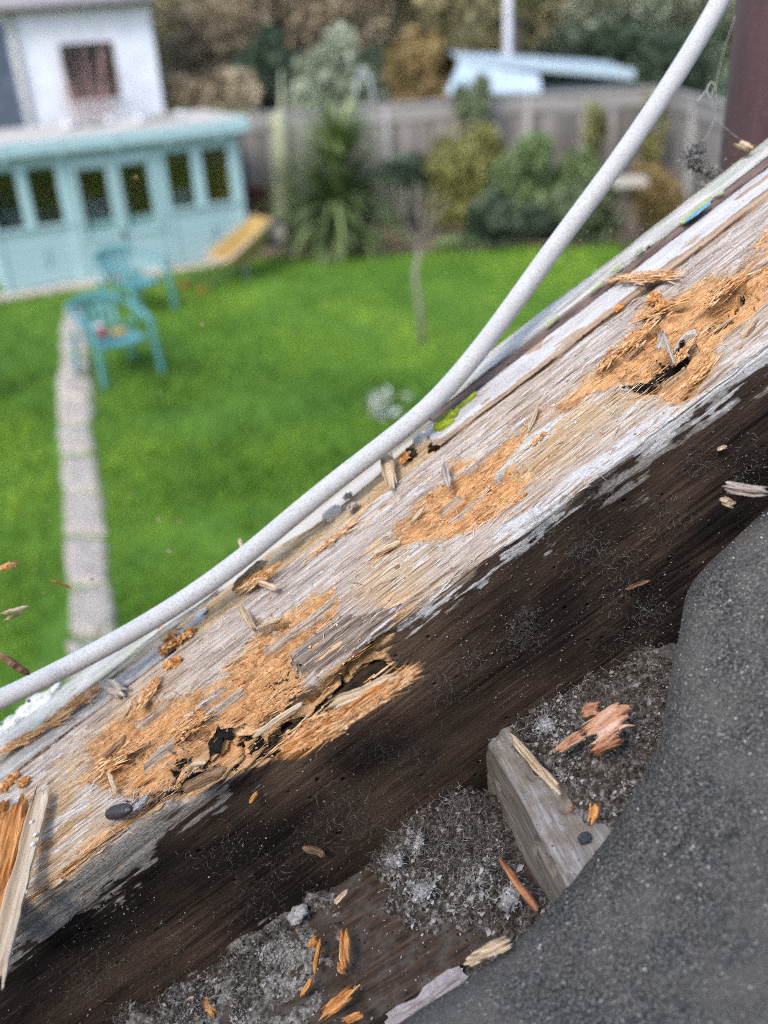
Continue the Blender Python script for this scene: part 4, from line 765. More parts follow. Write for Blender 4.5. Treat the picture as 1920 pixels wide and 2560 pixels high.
def strip(name, x0, x1, y0, y1, zt, dep, mat, parent, seed, amp=0.0008, jag=0.004, dx=0.0008, du=0.0005, r=0.0015, y_of=None, z_of=None, paint_fn=None, mw=None, axis='x'):
    """a length of timber: rounded top edges, two sides, ragged ends; y_of/z_of(x) bend it"""
    xs_ = np.arange(x0, x1+dx, dx); wd_ = y1-y0; U_ = np.arange(0, 2*dep+wd_+du, du); Xg, Ug = np.meshgrid(xs_, U_, indexing='ij')
    s = Ug-dep; yy = np.clip(s, 0, wd_); zz = -np.maximum(-s, 0)-np.maximum(s-wd_, 0)
    ny = np.where(s < 0, -1.0, np.where(s > wd_, 1.0, 0.0)); nz = np.where((s >= 0) & (s <= wd_), 1.0, 0.0)
    dd = np.minimum(s, wd_-s); rnd = np.exp(-np.abs(dd)/r)*r*0.6
    wob_ = 0.003*(fbm(Xg*8, Ug*10, seed, 2)-0.5); h = amp*1.4*(fbm(Xg*30, (Ug+wob_)*520, seed+1, 3)-0.5)+amp*2.0*(fbm(Xg*18, Ug*60, seed+2, 3)-0.5)+amp*(fbm(Xg*120, Ug*300, seed+3, 3)-0.5)
    Yg = y0+yy+ny*h; Zg = zt+zz+nz*h-rnd*(nz+0.3)
    if y_of is not None: Yg = Yg+y_of(Xg)
    if z_of is not None: Zg = Zg+z_of(Xg)
    e = fbm(Ug*260, Ug*0, seed+5, 3)-0.5; u_ = (Xg-x0)/(x1-x0)
    Xg2 = Xg+jag*2*e*(np.exp(-u_*(x1-x0)/0.012)+np.exp(-(1-u_)*(x1-x0)/0.012))
    V = np.stack([Xg2, Yg, Zg], -1).reshape(-1, 3); n_, m_ = Xg.shape
    Fq = grid_faces(n_, m_)[:, ::1]
    pa = np.zeros_like(Xg) if paint_fn is None else paint_fn(Xg, s, wd_)
    me = mesh_np(name, V, Fq, True, {'paint': pa.reshape(-1), 'side': (1-nz).reshape(-1)})
    me.flip_normals() if False else None
    # close the ends with fans
    o = link(name, me, mat, parent, mw); return o
def bead_paint(Xg, s, wd_): return np.clip(0.15+0.75*sst(0.42, 0.56, fbm(Xg*28, s*160, 201, 3)+0.10)*sst(-0.002, 0.002, s)*sst(wd_*0.06, wd_*0.22, s)+0.25*(fbm(Xg*60, s*300, 203, 3)-0.5), 0, 1)
xb0 = top(1060, 1120)[0]
strip('white_bead', xb0+0.006, 0.33, YG+0.006, YG+0.0265, -0.0005, 0.016, m_bead, barge, 210, 0.0011, 0.004, paint_fn=bead_paint)
strip('broken_batten', top(560, 1470)[0]-0.03, xb0+0.006, YG+0.003, YG+0.023, -0.002, 0.018, m_tanw, barge, 220, 0.0030, 0.010, y_of=lambda x: 0.002*np.sin(x*60), z_of=lambda x: 0.004*(fbm(x*35, x*0, 9, 3)-0.5))
strip('grey_batten', -0.345, top(490, 1560)[0], YG+0.006, YG+0.021, -0.001, 0.02, m_greyw, barge, 230, 0.0018, 0.009, z_of=lambda x: 0.003*(fbm(x*22, x*0, 19, 3)-0.5), y_of=lambda x: 0.002*(fbm(x*30, x*0, 20, 2)-0.5))
m_seal = simple('brown_sealant', (0.09, 0.06, 0.05), (0.20, 0.145, 0.125), (60, 400, 400), 0.8, 0.5, 0.0008)
strip('sealant_line', xb0+0.012, 0.33, YG+0.0275, YG+0.0335, 0.0005, 0.012, m_seal, barge, 240, 0.0012, 0.003, r=0.002)
strip('outer_strip', top(980, 1050)[0]-0.012, 0.345, YG+0.034, YG+0.048, 0.002, 0.02, m_outer, barge, 250, 0.0010, 0.003, r=0.003)
strip('outer_strip', -0.36, top(420, 1560)[0]+0.03, YG+0.0225, YG+0.042, 0.003, 0.02, m_outer, barge, 260, 0.0009, 0.006, r=0.003, z_of=lambda x: 0.003*(fbm(x*20, x*0, 29, 2)-0.5))
# cream plastic trim behind the broken part
m_cream = simple('cream_plastic', (0.50, 0.46, 0.40), (0.58, 0.54, 0.47), 40, 0.45, spec=0.4)
strip('plastic_trim', top(470, 1545)[0]-0.02, top(1000, 1080)[0]+0.03, YG+0.0235, YG+0.039, -0.004, 0.012, m_cream, barge, 270, 0.0002, 0.0005, r=0.003)
# timber core below everything so nothing is hollow
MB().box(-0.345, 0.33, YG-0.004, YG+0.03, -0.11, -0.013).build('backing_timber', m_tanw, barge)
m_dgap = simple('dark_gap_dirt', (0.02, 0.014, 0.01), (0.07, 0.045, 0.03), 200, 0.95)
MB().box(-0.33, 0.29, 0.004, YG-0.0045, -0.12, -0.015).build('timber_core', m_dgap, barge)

# ------------------------------------------------------------------ splinters and flakes
def chip_mesh(name, L_, w, t, seed, jag=0.35, taper=0.3, bend=0.0, nx=24, ny=0, twist=0.0, ridge=0.5):
    """a torn piece of wood: ragged sides, broken stepped ends, fibrous faces"""
    r = np.random.default_rng(seed); ny = ny or int(np.clip(round(w/0.0005), 5, 14)); u, v = np.meshgrid(np.linspace(0, 1, nx), np.linspace(-1, 1, ny), indexing='ij')
    col_ = r.random(ny); col_ = np.where(r.random(ny) < 0.5, np.roll(col_, 1), col_); col2 = r.random(ny); av = np.abs(np.linspace(-1, 1, ny))
    rag = min(0.32, jag*0.5*(0.25+min(1.0, 2.0*w/L_))); s0 = rag*col_+taper*0.22*av**1.6*r.uniform(0.5, 1.5); s1 = rag*col2+taper*0.22*av**1.6*r.uniform(0.5, 1.5)
    ux = s0[None]+u*(1-s0-s1)[None]; x = (ux-0.5)*L_
    side = 0.78+0.55*(fbm(ux*7+seed, np.sign(v)*3.7+seed, seed, 4)-0.35); y = v*w*0.5*np.where(np.abs(v) > 0.55, side, 0.9)+w*0.10*(fbm(ux*2.5, 0*v+seed, seed+2, 2)-0.5)*2
    fb = fbm(v*2.6+seed, ux*2.0, seed+3, 3)-0.5; fb2 = fbm(v*7.5, ux*5+seed, seed+8, 3)-0.5
    endt = np.clip(7*np.minimum(u, 1-u)+0.30, 0, 1)*np.clip(1.25-0.55*np.abs(v)**3, 0, 1)
    z0 = bend*((2*ux-1)**2)*L_+twist*v*w*0.5*(2*ux-1)+0.5*t*(fbm(ux*3+seed, 0*v, seed+4, 2)-0.5)
    zt = z0+endt*t*(0.5+ridge*(1.3*fb+0.8*fb2)); zb = z0-endt*t*(0.5+ridge*0.8*fb2)
    V = np.concatenate([np.stack([x, y, zt], -1).reshape(-1, 3), np.stack([x, y, zb], -1).reshape(-1, 3)]); n = nx*ny
    F = [tuple(int(i) for i in f[::-1]) for f in grid_faces(nx, ny)]+[tuple(int(i)+n for i in f) for f in grid_faces(nx, ny)]
    loop = [i*ny for i in range(nx)]+[(nx-1)*ny+j for j in range(1, ny)]+[i*ny+ny-1 for i in range(nx-2, -1, -1)]+[j for j in range(ny-2, 0, -1)]
    for a, b_ in zip(loop, loop[1:]+loop[:1]): F.append((a, b_, b_+n, a+n))
    sh_ = np.clip(0.5+1.3*(fbm(v*3+seed, ux*2.2, seed+5, 3)-0.5)+r.normal(0, 0.05), 0, 1).reshape(-1)
    return mesh_np(name, V, F, False, {'shade': np.concatenate([sh_, sh_])})
def basis(a, b_, up):
    x = b_-a; L_ = np.linalg.norm(x); x = x/L_; z = up-x*(up@x); z /= np.linalg.norm(z); y = np.cross(z, x); c = (a+b_)/2
    return Matrix(((x[0], y[0], z[0], c[0]), (x[1], y[1], z[1], c[1]), (x[2], y[2], z[2], c[2]), (0, 0, 0, 1))), L_
m_rotw = shaded('orange_rotten_wood', (0.34, 0.125, 0.036), (0.62, 0.285, 0.09), (0.76, 0.47, 0.22), 0.95, 900, 0.7, grain=900)
m_palew = shaded('pale_splinter_wood', (0.24, 0.155, 0.09), (0.52, 0.385, 0.25), (0.74, 0.62, 0.47), 0.95, 900, 0.5, grain=900)
m_greys = shaded('grey_splinter_wood', (0.16, 0.12, 0.10), (0.40, 0.335, 0.285), (0.60, 0.54, 0.48), 0.95, 900, 0.6, grain=900)
m_browns = shaded('brown_splinter_wood', (0.10, 0.05, 0.03), (0.26, 0.15, 0.085), (0.42, 0.28, 0.17), 0.95, 900, 0.5, grain=900)
UPZ = np.array([0, 0, 1.0])
def splinter(p0, p1, wpx, t, mat, seed, z0=0.002, z1=None, up=UPZ, **kw):
    """attached splinter: picture end points lying at heights z0,z1 above the timber"""
    a = top(*p0, z0); b_ = top(*p1, z0 if z1 is None else z1); M_, L_ = basis(a, b_, np.asarray(up, float)); w = wpx*0.00017*kw.pop('ws', 1.25)
    return link('splinter', chip_mesh('splinter', L_, w, t, seed, **kw), mat, barge, M_)
def shred(p0, p1, wpx, n, mat, seed, z0=0.002, z1=None, ws=1.25, hgt=0.6):
    """a torn bundle of fibres with crumbs clinging to it"""
    r = np.random.default_rng(seed); a = top(*p0, z0); b_ = top(*p1, z0 if z1 is None else z1); M_, L_ = basis(a, b_, UPZ); w = wpx*0.00017*ws
    u = r.random(n); v = r.normal(0, 0.36, n)*(1-0.7*np.abs(2*u-1)**2); b = np.stack([(u-0.5)*L_*0.9, v*w, np.abs(r.normal(0, 0.22*hgt, n))*w*(1-np.abs(2*u-1)*0.6)], -1)
    ln = r.uniform(0.12, 0.38, n)*L_; ya = r.normal(0, 0.16, n); pt = r.normal(0.03, 0.10, n); d = np.stack([np.cos(ya)*np.cos(pt), np.sin(ya)*np.cos(pt), np.sin(pt)], -1)*r.choice([-1, 1], n)[:, None]; s = np.cross(d, [0, 0, 1.0]); s /= np.linalg.norm(s, axis=1)[:, None]; q = np.cross(s, d); wd_ = r.uniform(0.00015, 0.00050, n)[:, None]
    mid = b+d*(ln*0.5)[:, None]; tip = b+d*ln[:, None]; V = np.stack([b-s*wd_*.7, b+s*wd_*.7, mid-s*wd_, mid+s*wd_, mid+q*wd_*0.8, tip], 1).reshape(-1, 3)
    F = np.array([(0, 1, 3), (0, 3, 2), (0, 2, 4), (1, 4, 3), (0, 4, 1), (2, 3, 5), (3, 4, 5), (4, 2, 5)]); F = (F[None]+np.arange(n)[:, None, None]*6).reshape(-1, 3)
    o_ = np.array([(1, 0, 0), (-1, 0, 0), (0, 1, 0), (0, -1, 0), (0, 0, 1), (0, 0, -1)], float); m = n; C_ = o_[None]*r.uniform(0.5, 1.4, (m, 6, 1))+r.normal(0, .2, (m, 6, 3)); C_ = (C_*r.uniform(0.0003, 0.0010, (m, 1, 1))*np.array([1.5, 1, 0.8])+b[:, None]+r.normal(0, 0.0004, (m, 1, 3))).reshape(-1, 3)
    G = np.array([(0, 2, 4), (2, 1, 4), (1, 3, 4), (3, 0, 4), (2, 0, 5), (1, 2, 5), (3, 1, 5), (0, 3, 5)]); G = (G[None]+np.arange(m)[:, None, None]*6).reshape(-1, 3)+len(V)
    return link('splinter', mesh_np('splinter', np.concatenate([V, C_]), np.concatenate([F, G]), False, {'shade': np.concatenate([np.repeat(r.random(n), 6), np.repeat(r.random(m)*0.8, 6)])}), mat, barge, M_)
splinter((690, 1898), (880, 1790), 34, 0.004, m_rotw, 301, 0.0, 0.0, up=(0, -0.4, 1), jag=0.9, ridge=0.9)
splinter((830, 1815), (1030, 1685), 32, 0.004, m_rotw, 350, 0.001, 0.001, up=(0.1, -0.5, 1), jag=1.0, ridge=0.9)
shred((740, 1875), (960, 1740), 36, 220, m_fib, 351, 0.001, 0.002); shred((880, 1785), (1035, 1683), 30, 160, m_fib, 352, 0.002, 0.002)
shred((700, 1870), (860, 1770), 40, 150, m_fib, 341, -0.001, 0.0); shred((840, 1790), (1010, 1690), 40, 150, m_fib, 342, 0.001, 0.001); shred((420, 1850), (520, 1790), 46, 150, m_fib, 343, -0.001, -0.001); shred((240, 1930), (350, 1860), 46, 150, m_fib, 344, -0.001, 0.0); shred((640, 1790), (760, 1720), 40, 120, m_fib, 345, -0.001, -0.001)
splinter((800, 1780), (1030, 1680), 26, 0.004, m_palew, 302, 0.003, 0.002, up=(0, -0.6, 1), jag=0.6)
splinter((598, 1512), (640, 1580), 18, 0.002, m_palew, 305, 0.006, 0.001, up=(0.5, -0.6, 1), jag=0.9)
splinter((640, 1570), (710, 1545), 16, 0.002, m_palew, 306, 0.002, 0.003, jag=0.9)
splinter((1108, 1152), (1124, 1222), 20, 0.0012, m_greys, 307, 0.006, 0.004, up=(-0.5, -0.6, 1), taper=0.8)
shred((1528, 698), (1690, 690), 30, 110, m_fib, 309, 0.003, 0.003)
splinter((1348, 1010), (1318, 1085), 10, 0.0016, m_palew, 310, 0.003, 0.001, up=(0.6, -0.3, 1), taper=0.7)
shred((1365, 1082), (1330, 1110), 14, 26, m_fib, 311, 0.001, 0.001)
shred((130, 1798), (250, 1720), 36, 150, m_fib, 312, 0.002, 0.002)
shred((-20, 1890), (150, 1800), 26, 110, m_fib, 313, 0.002, 0.002)
splinter((250, 1700), (315, 1735), 34, 0.002, m_greys, 314, 0.005, 0.004, up=(0.3, -0.3, 1), jag=0.8, twist=0.5)
shred((345, 1768), (395, 1700), 34, 110, m_fib, 315, 0.002, 0.003)
splinter((575, 1480), (672, 1400), 30, 0.004, m_palew, 316, 0.003, 0.005, up=(0.2, -0.3, 1), jag=0.9)
shred((590, 1478), (690, 1420), 30, 90, m_fib, 317, 0.004, 0.005)
splinter((640, 1455), (698, 1472), 16, 0.0014, m_palew, 318, 0.006, 0.004, up=(0.1, -0.7, 1), taper=0.8)
shred((780, 1388), (890, 1306), 20, 60, m_fib, 319, 0.001, 0.001)
splinter((925, 1390), (1010, 1352), 14, 0.002, m_palew, 320, 0.0015, 0.001, taper=0.6)
splinter((620, 1850), (765, 1752), 14, 0.002, m_palew, 321, 0.003, 0.002, taper=0.5)
splinter((470, 1915), (520, 1906), 10, 0.0016, m_palew, 322, 0.004, 0.004, taper=0.5)
splinter((450, 1975), (570, 1920), 22, 0.004, m_browns, 324, 0.002, 0.001, taper=0.5)
splinter((255, 1900), (318, 1838), 20, 0.0025, m_browns, 325, 0.003, 0.002, taper=0.7)
splinter((270, 1925), (292, 1990), 10, 0.0016, m_palew, 326, 0.004, 0.002, up=(0.4, -0.4, 1), taper=0.6)
shred((1560, 872), (1640, 800), 30, 70, m_fib, 329, 0.0, 0.0); shred((1500, 922), (1580, 850), 26, 60, m_fib, 330, 0.0, 0.0)
shred((1700, 980), (1790, 900), 26, 60, m_fib, 331, 0.0, 0.0); shred((1760, 765), (1860, 685), 40, 110, m_fib, 332, 0.0, 0.001); shred((1590, 802), (1720, 745), 30, 80, m_fib, 333, 0.0, 0.0)
splinter((1850, 850), (1900, 790), 16, 0.002, m_palew, 334, 0.001, 0.002, jag=0.8); splinter((1650, 880), (1660, 825), 22, 0.0012, m_greys, 335, 0.004, 0.009, up=(0.5, -0.6, 1), twist=0.8)
splinter((1660, 835), (1690, 915), 8, 0.001, m_greys, 336, 0.009, 0.003, up=(0.5, -0.6, 1), taper=0.6); shred((1690, 908), (1730, 855), 26, 70, m_fib, 337, 0.0, 0.001)
for k in range(46):                      # smaller torn shreds standing in the rot
    r = np.random.default_rng(400+k); w_ = (rot*istop).reshape(-1); i = r.choice(len(w_), p=w_/w_.sum()); a = P[i]; ya = r.normal(0, 0.35); d = np.array([math.cos(ya), math.sin(ya), r.uniform(0.05, 0.3)])*r.uniform(0.006, 0.016)
    M_, L_ = basis(a, a+d, np.array([0.1, r.uniform(-0.6, 0.3), 1])); link('splinter', chip_mesh('splinter', L_, r.uniform(0.0012, 0.0030), r.uniform(0.0006, 0.0014), 400+k, taper=0.6, jag=0.6, nx=9, ny=5), m_rotw if r.random() < 0.7 else m_palew, barge, M_)
# blue and green paint flakes, moss, caulk lumps
m_blue = simple('blue_paint', (0.11, 0.25, 0.36), (0.18, 0.34, 0.45), 200, 0.6); m_lime = simple('lime_paint', (0.26, 0.33, 0.12), (0.38, 0.45, 0.20), 300, 0.7)
def flake(p0, p1, wpx, mat, seed, z=0.0032, nm='paint_flake', t=0.0006, taper=0.6):
    M_, L_ = basis(top(*p0, z), top(*p1, z), np.array([0, -0.15, 1.0])); link(nm, chip_mesh(nm, L_, wpx*0.00024, t, seed, taper=taper, jag=0.6), mat, barge, M_)
flake((1700, 563), (1790, 495), 14, m_blue, 501, 0.0036); flake((1692, 568), (1788, 487), 17, m_lime, 502, 0.0026)
flake((1785, 492), (1815, 475), 9, m_lime, 503); flake((1585, 635), (1612, 615), 6, m_lime, 504); flake((1520, 690), (1562, 655), 7, m_lime, 505); flake((1360, 820), (1400, 785), 8, m_lime, 506); flake((1470, 735), (1510, 703), 6, m_lime, 507)
m_mossb = simple('bright_moss', (0.22, 0.30, 0.02), (0.42, 0.50, 0.05), 400, 0.9, 0.6, 0.001)
flake((1082, 1077), (1148, 1015), 22, m_mossb, 510, 0.001, 'moss_patch', 0.003, 0.5); flake((1130, 1030), (1200, 975), 9, m_mossb, 511, 0.001, 'moss_patch', 0.002, 0.7); flake((1092, 1080), (1140, 1045), 9, m_mossb, 512, 0.0, 'moss_patch', 0.003, 0.7)
def lump(name, px, py, z, rad, mat, seed, parent, sq=(1, 1, 1), rough=0.7):
    n1_, n2_ = 44, 28; a, e = np.meshgrid(np.linspace(0, 2*math.pi, n1_, endpoint=False), np.linspace(-1.5, 1.5, n2_), indexing='ij')
    D_ = np.stack([np.cos(a)*np.cos(e), np.sin(a)*np.cos(e), np.sin(e)], -1); rr = rad*(0.75+0.5*fbm(D_[..., 0]*2.2+seed, D_[..., 1]*2.2+D_[..., 2]*1.7, seed, 3)+rough*(fbm(D_[..., 0]*6, D_[..., 1]*6+D_[..., 2]*5, seed+1, 4)-0.5))
    V = (D_*rr[..., None]*np.array(sq)).reshape(-1, 3); i = np.arange(n1_)[:, None]; j = np.arange(n2_-1)[None]; F = np.stack([i*n2_+j, ((i+1) % n1_)*n2_+j, ((i+1) % n1_)*n2_+j+1, i*n2_+j+1], -1).reshape(-1, 4)
    c = top(px, py, z); return link(name, mesh_np(name, V, F, True, {'shade': np.clip(0.5+1.2*(fbm(D_[..., 0]*5, D_[..., 1]*5+D_[..., 2]*3, seed+2, 3)-0.5), 0, 1).reshape(-1)}), mat, parent, Matrix.Translation(c))
m_caulk = simple('grey_white_caulk', (0.58, 0.54, 0.49), (0.68, 0.64, 0.59), 300, 0.8, 0.2, 0.0006)
lump('caulk_lump', 1052, 1103, -0.001, 0.0038, m_caulk, 601, barge, (1.1, 1, 1), 0.15); lump('caulk_lump', 832, 1285, -0.002, 0.0038, m_caulk, 602, barge, (1.5, 0.8, 0.9), 0.15); lump('caulk_lump', 1030, 1140, -0.003, 0.004, m_dgap, 603, barge)
m_wlump = simple('flaking_white_paint', (0.55, 0.56, 0.55), (0.76, 0.77, 0.76), 250, 0.7, 0.5, 0.002)
lump('paint_lump', 95, 1772, -0.002, 0.0085, m_wlump, 604, barge, (1.9, 0.9, 0.7)); lump('paint_lump', 25, 1825, -0.001, 0.0085, m_wlump, 605, barge, (2.0, 0.9, 0.6)); lump('paint_lump', 60, 1800, -0.003, 0.008, m_wlump, 606, barge, (2.2, 0.9, 0.6))
for k, (a, b_, rr) in enumerate([(400, 1572, 0.0034), (425, 1590, 0.0030), (440, 1602, 0.0034), (470, 1582, 0.0028), (412, 1622, 0.0040), (425, 1660, 0.0032), (440, 1655, 0.0026), (1010, 1142, 0.0028), (30, 1945, 0.0036), (60, 1955, 0.0030), (10, 1965, 0.003), (1635, 745, 0.003), (1650, 765, 0.0026), (1545, 770, 0.002), (880, 1265, 0.002), (870, 1240, 0.0018)]):
    r = np.random.default_rng(620+k); c = top(a, b_, 0.0015); g = r.normal(0, 1, (90, 3)); g /= np.linalg.norm(g, axis=1)[:, None]
    crumbs('rot_crumb', c+g*(r.random(90)**0.5)[:, None]*rr*np.array([1.3, 0.9, 0.6]), m_rotw if k not in (14, 15) else m_greys, barge, 640+k, (0.0005, 0.0015))
# ================================================================== LOOSE FOREGROUND THINGS
# white cable running down past the verge
cab_px = [(-160, 1812), (-70, 1778), (0, 1749), (70, 1716), (145, 1678), (289, 1606), (434, 1519), (579, 1422), (690, 1325), (800, 1232), (945, 1122), (1020, 1064), (1089, 1003), (1162, 922), (1234, 829), (1318, 713), (1404, 591), (1470, 506), (1532, 422), (1621, 295), (1731, 127), (1802, 0), (1850, -95), (1905, -210)]
def catmull(pts, n):
    pts = np.asarray(pts, float); out = []
    for i in range(len(pts)-1):
        p0, p1, p2, p3 = pts[max(i-1, 0)], pts[i], pts[i+1], pts[min(i+2, len(pts)-1)]
        for k in range(n):
            t = k/n; out.append(0.5*((2*p1)+(-p0+p2)*t+(2*p0-5*p1+4*p2-p3)*t*t+(-p0+3*p1-3*p2+p3)*t**3))
    return np.array(out+[pts[-1]])
tt = np.linspace(0, 1, len(cab_px)); dep_c = 0.452+0.02*tt
cpts = catmull([at_d(p[0], p[1], d) for p, d in zip(cab_px, dep_c)], 16)
_k = np.hanning(61); _k /= _k.sum(); _pad = np.concatenate([2*cpts[0]-cpts[30:0:-1], cpts, 2*cpts[-1]-cpts[-2:-32:-1]]); cpts = np.stack([np.convolve(_pad[:, i], _k, 'valid') for i in range(3)], -1)
tc = NT('weathered_white_cable'); a1 = tc.noise(55, 4); a2 = tc.noise((1000, 1000, 1000), 3, 0.75); a3 = tc.noise(260, 5, 0.7)
c_ = tc.ramp(a1, [(0.3, (0.47, 0.475, 0.475)), (0.7, (0.58, 0.585, 0.59))]); c_ = tc.mix(tc.math('MULTIPLY', tc.ramp(a2, [(0.50, 0.0), (0.66, 0.6)]), tc.ramp(a1, [(0.36, 0.2), (0.58, 1.0)])), c_, (0.20, 0.195, 0.185)); c_ = tc.mix(tc.ramp(a3, [(0.56, 0.0), (0.72, 0.55)]), c_, (0.33, 0.31, 0.25))
tc.bump(a2, 0.35, 0.0004); m_cable = tc.out(c_, 0.7)
rad_c = 0.00475*(1+0.03*(fbm(np.linspace(0, 30, len(cpts)), 0.0, 3, 3)-0.5))
tag(MB().tube(cpts, list(rad_c), 20).build('cable', m_cable, None, True), 'thick white weathered cable crossing diagonally in front of the lawn', 'cable')

# brown drainpipe at the top right
pa = at_d(1845, 0, 0.66); pr = 0.042
px_c = at_d(1823, 200, 0.66)+RT*pr*1.02; pc = (float(px_c[0]), float(px_c[1]))
tp = NT('brown_painted_pipe'); a1 = tp.noise((60, 60, 14), 5); a2 = tp.noise(700, 3); a3 = tp.noise((30, 30, 9), 5, 0.65)
c_ = tp.ramp(a1, [(0.3, (0.062, 0.030, 0.034)), (0.7, (0.11, 0.058, 0.062))])
geo = tp.n('ShaderNodeTexCoord'); sepx = tp.n('ShaderNodeSeparateXYZ'); tp.l(geo.outputs['Object'], sepx.inputs[0])
side = tp.ramp(tp.math('MULTIPLY', tp.math('ADD', sepx.outputs[0], 0.042), 30.0), [(0.25, 0.0), (0.55, 1.0)])
c_ = tp.mix(tp.math('MULTIPLY', side, tp.ramp(a3, [(0.47, 0.0), (0.58, 0.85)])), c_, (0.30, 0.42, 0.36)); c_ = tp.mix(tp.ramp(a2, [(0.66, 0.0), (0.72, 0.8)]), c_, (0.36, 0.30, 0.29)); tp.b.inputs['Specular IOR Level'].default_value = 0.45; tp.bump(a2, 0.2, 0.0005); m_pipe = tp.out(c_, 0.5)
pp = empty('drainpipe', 'dark brown drainpipe with green lichen at the top right', 'drainpipe', (pc[0], pc[1], 0))
MB().tube([(0, 0, z) for z in np.linspace(0.2, 4.6, 30)], pr, 28).build('pipe', m_pipe, pp, True)
MB().lathe([(pr+0.001, 0), (pr+0.006, 0.004), (pr+0.006, 0.05), (pr+0.001, 0.055)], 24, (0, 0, 2.2)).build('collar', m_pipe, pp, True)

# roof boarding under the felt, cross block, lower plank (parts of the roof the timber closes)
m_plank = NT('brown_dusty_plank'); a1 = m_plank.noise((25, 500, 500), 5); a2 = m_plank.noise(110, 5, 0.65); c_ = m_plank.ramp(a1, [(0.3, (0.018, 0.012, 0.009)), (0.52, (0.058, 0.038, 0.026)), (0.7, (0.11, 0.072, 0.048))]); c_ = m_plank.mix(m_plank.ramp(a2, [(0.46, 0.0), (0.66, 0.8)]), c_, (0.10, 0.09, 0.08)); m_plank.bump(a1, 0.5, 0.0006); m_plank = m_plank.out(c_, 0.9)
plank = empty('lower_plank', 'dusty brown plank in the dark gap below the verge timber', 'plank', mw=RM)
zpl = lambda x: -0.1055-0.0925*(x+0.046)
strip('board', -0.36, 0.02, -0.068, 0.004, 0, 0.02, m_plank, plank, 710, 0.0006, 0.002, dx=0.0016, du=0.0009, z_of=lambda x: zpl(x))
# the cross block: plumb sided, butting against the inner face
tb = NT('grey_block_wood'); a1 = tb.noise((600, 40, 500), 5, 0.65); a2 = tb.noise(90, 5, 0.65); a3 = tb.noise(320, 4, 0.6); c_ = tb.ramp(a1, [(0.3, (0.13, 0.115, 0.10)), (0.5, (0.26, 0.245, 0.23)), (0.68, (0.40, 0.385, 0.365))]); c_ = tb.mix(tb.ramp(a2, [(0.42, 0.0), (0.64, 0.7)]), c_, (0.16, 0.115, 0.075)); c_ = tb.mix(tb.ramp(a3, [(0.64, 0.0), (0.70, 0.85)]), c_, (0.035, 0.025, 0.018)); c_ = tb.mix(tb.math('MULTIPLY', tb.attr('side'), tb.ramp(a2, [(0.3, 0.85), (0.6, 0.45)])), c_, tb.ramp(a1, [(0.3, (0.06, 0.045, 0.033)), (0.65, (0.20, 0.165, 0.135))])); tb.bump(a1, 0.5, 0.0007); m_block = tb.out(c_, 0.9)
block = empty('cross_block', 'grey wooden cross block butting against the dark inner face', 'timber block', mw=RM)
c0 = np.array([-0.0263, 0.0008, -0.0797]); dn_ = np.array([-0.52, 0, -0.854]); alg = np.array([0.080, 0, -0.0222])/np.hypot(0.080, 0.0222)
def block_mesh():
    nb_, na, nw = 80, 70, 60; yb = np.linspace(0.0, -0.098, nb_)
    prof = [c0+dn_*q for q in np.linspace(0.05, 0.0012, 46)]+[c0+dn_*0.0004+alg*0.0004]+[c0+alg*q for q in np.linspace(0.0012, 0.095, 110)]+[c0+alg*0.095+dn_*q for q in np.linspace(0.002, 0.05, 8)]
    Pn = np.array(prof); V = np.zeros((nb_, len(Pn), 3)); U = np.arange(len(Pn))
    nrm = np.zeros_like(Pn); nrm[:46] = np.cross(dn_, [0, 1, 0]); nrm[46] = -dn_*0.5; nrm[47:157] = np.cross(alg, [0, 1, 0])*-1
    nrm[:46] = nrm[:46]*(-1 if nrm[0][0] > 0 else 1); nrm[47:157] = nrm[47:157]*(-1 if nrm[60][2] < 0 else 1)
    h = 0.0009*(fbm(U[None]*0.35, yb[:, None]*40, 731, 3)-0.5)+0.0022*(fbm(U[None]*0.05, yb[:, None]*30, 732, 3)-0.5)-0.0022*sst(0.66, 0.72, fbm(U[None]*0.12, yb[:, None]*130, 733, 2))
    V[:] = Pn[None]; V[..., 1] += yb[:, None]; V += nrm[None]*h[..., None]
    sd_ = np.broadcast_to((U < 46).astype(float)[None], (nb_, len(Pn)))
    return mesh_np('body', V.reshape(-1, 3), grid_faces(nb_, len(Pn)), True, {'side': sd_.reshape(-1)})
link('body', block_mesh(), m_block, block)

# roofing felt, turned back from the verge
felt_e = [(2080, 1120), (1990, 1200), (1920, 1268), (1883, 1303), (1853, 1331), (1778, 1402), (1730, 1454), (1707, 1518), (1696, 1592), (1677, 1667), (1662, 1779), (1636, 1873), (1584, 1977), (1545, 2055), (1500, 2120), (1406, 2235), (1334, 2311), (1262, 2380), (1157, 2453), (1018, 2548), (860, 2650), (700, 2760)]
felt_f = [(2500, 900), (2500, 1000), (2500, 1100), (2500, 1200), (2480, 1300), (2460, 1400), (2440, 1500), (2420, 1600), (2420, 1700), (2420, 1800), (2420, 1900), (2420, 2000), (2420, 2100), (2420, 2250), (2420, 2400), (2400, 2550), (2380, 2700), (2300, 2900), (2100, 3000), (1900, 3050), (1500, 3100), (1100, 3150)]
Ee = catmull(felt_e, 14); Ef = catmull(felt_f, 14)
_k = np.hanning(27); _k /= _k.sum(); Ee = np.stack([np.convolve(np.concatenate([2*Ee[0, i]-Ee[13:0:-1, i], Ee[:, i], 2*Ee[-1, i]-Ee[-2:-15:-1, i]]), _k, 'valid') for i in (0, 1)], -1); na = len(Ee); nb_ = 260
kk = np.linspace(0, 1, nb_)**1.25; A_, Bk = np.meshgrid(np.arange(na), kk, indexing='ij')
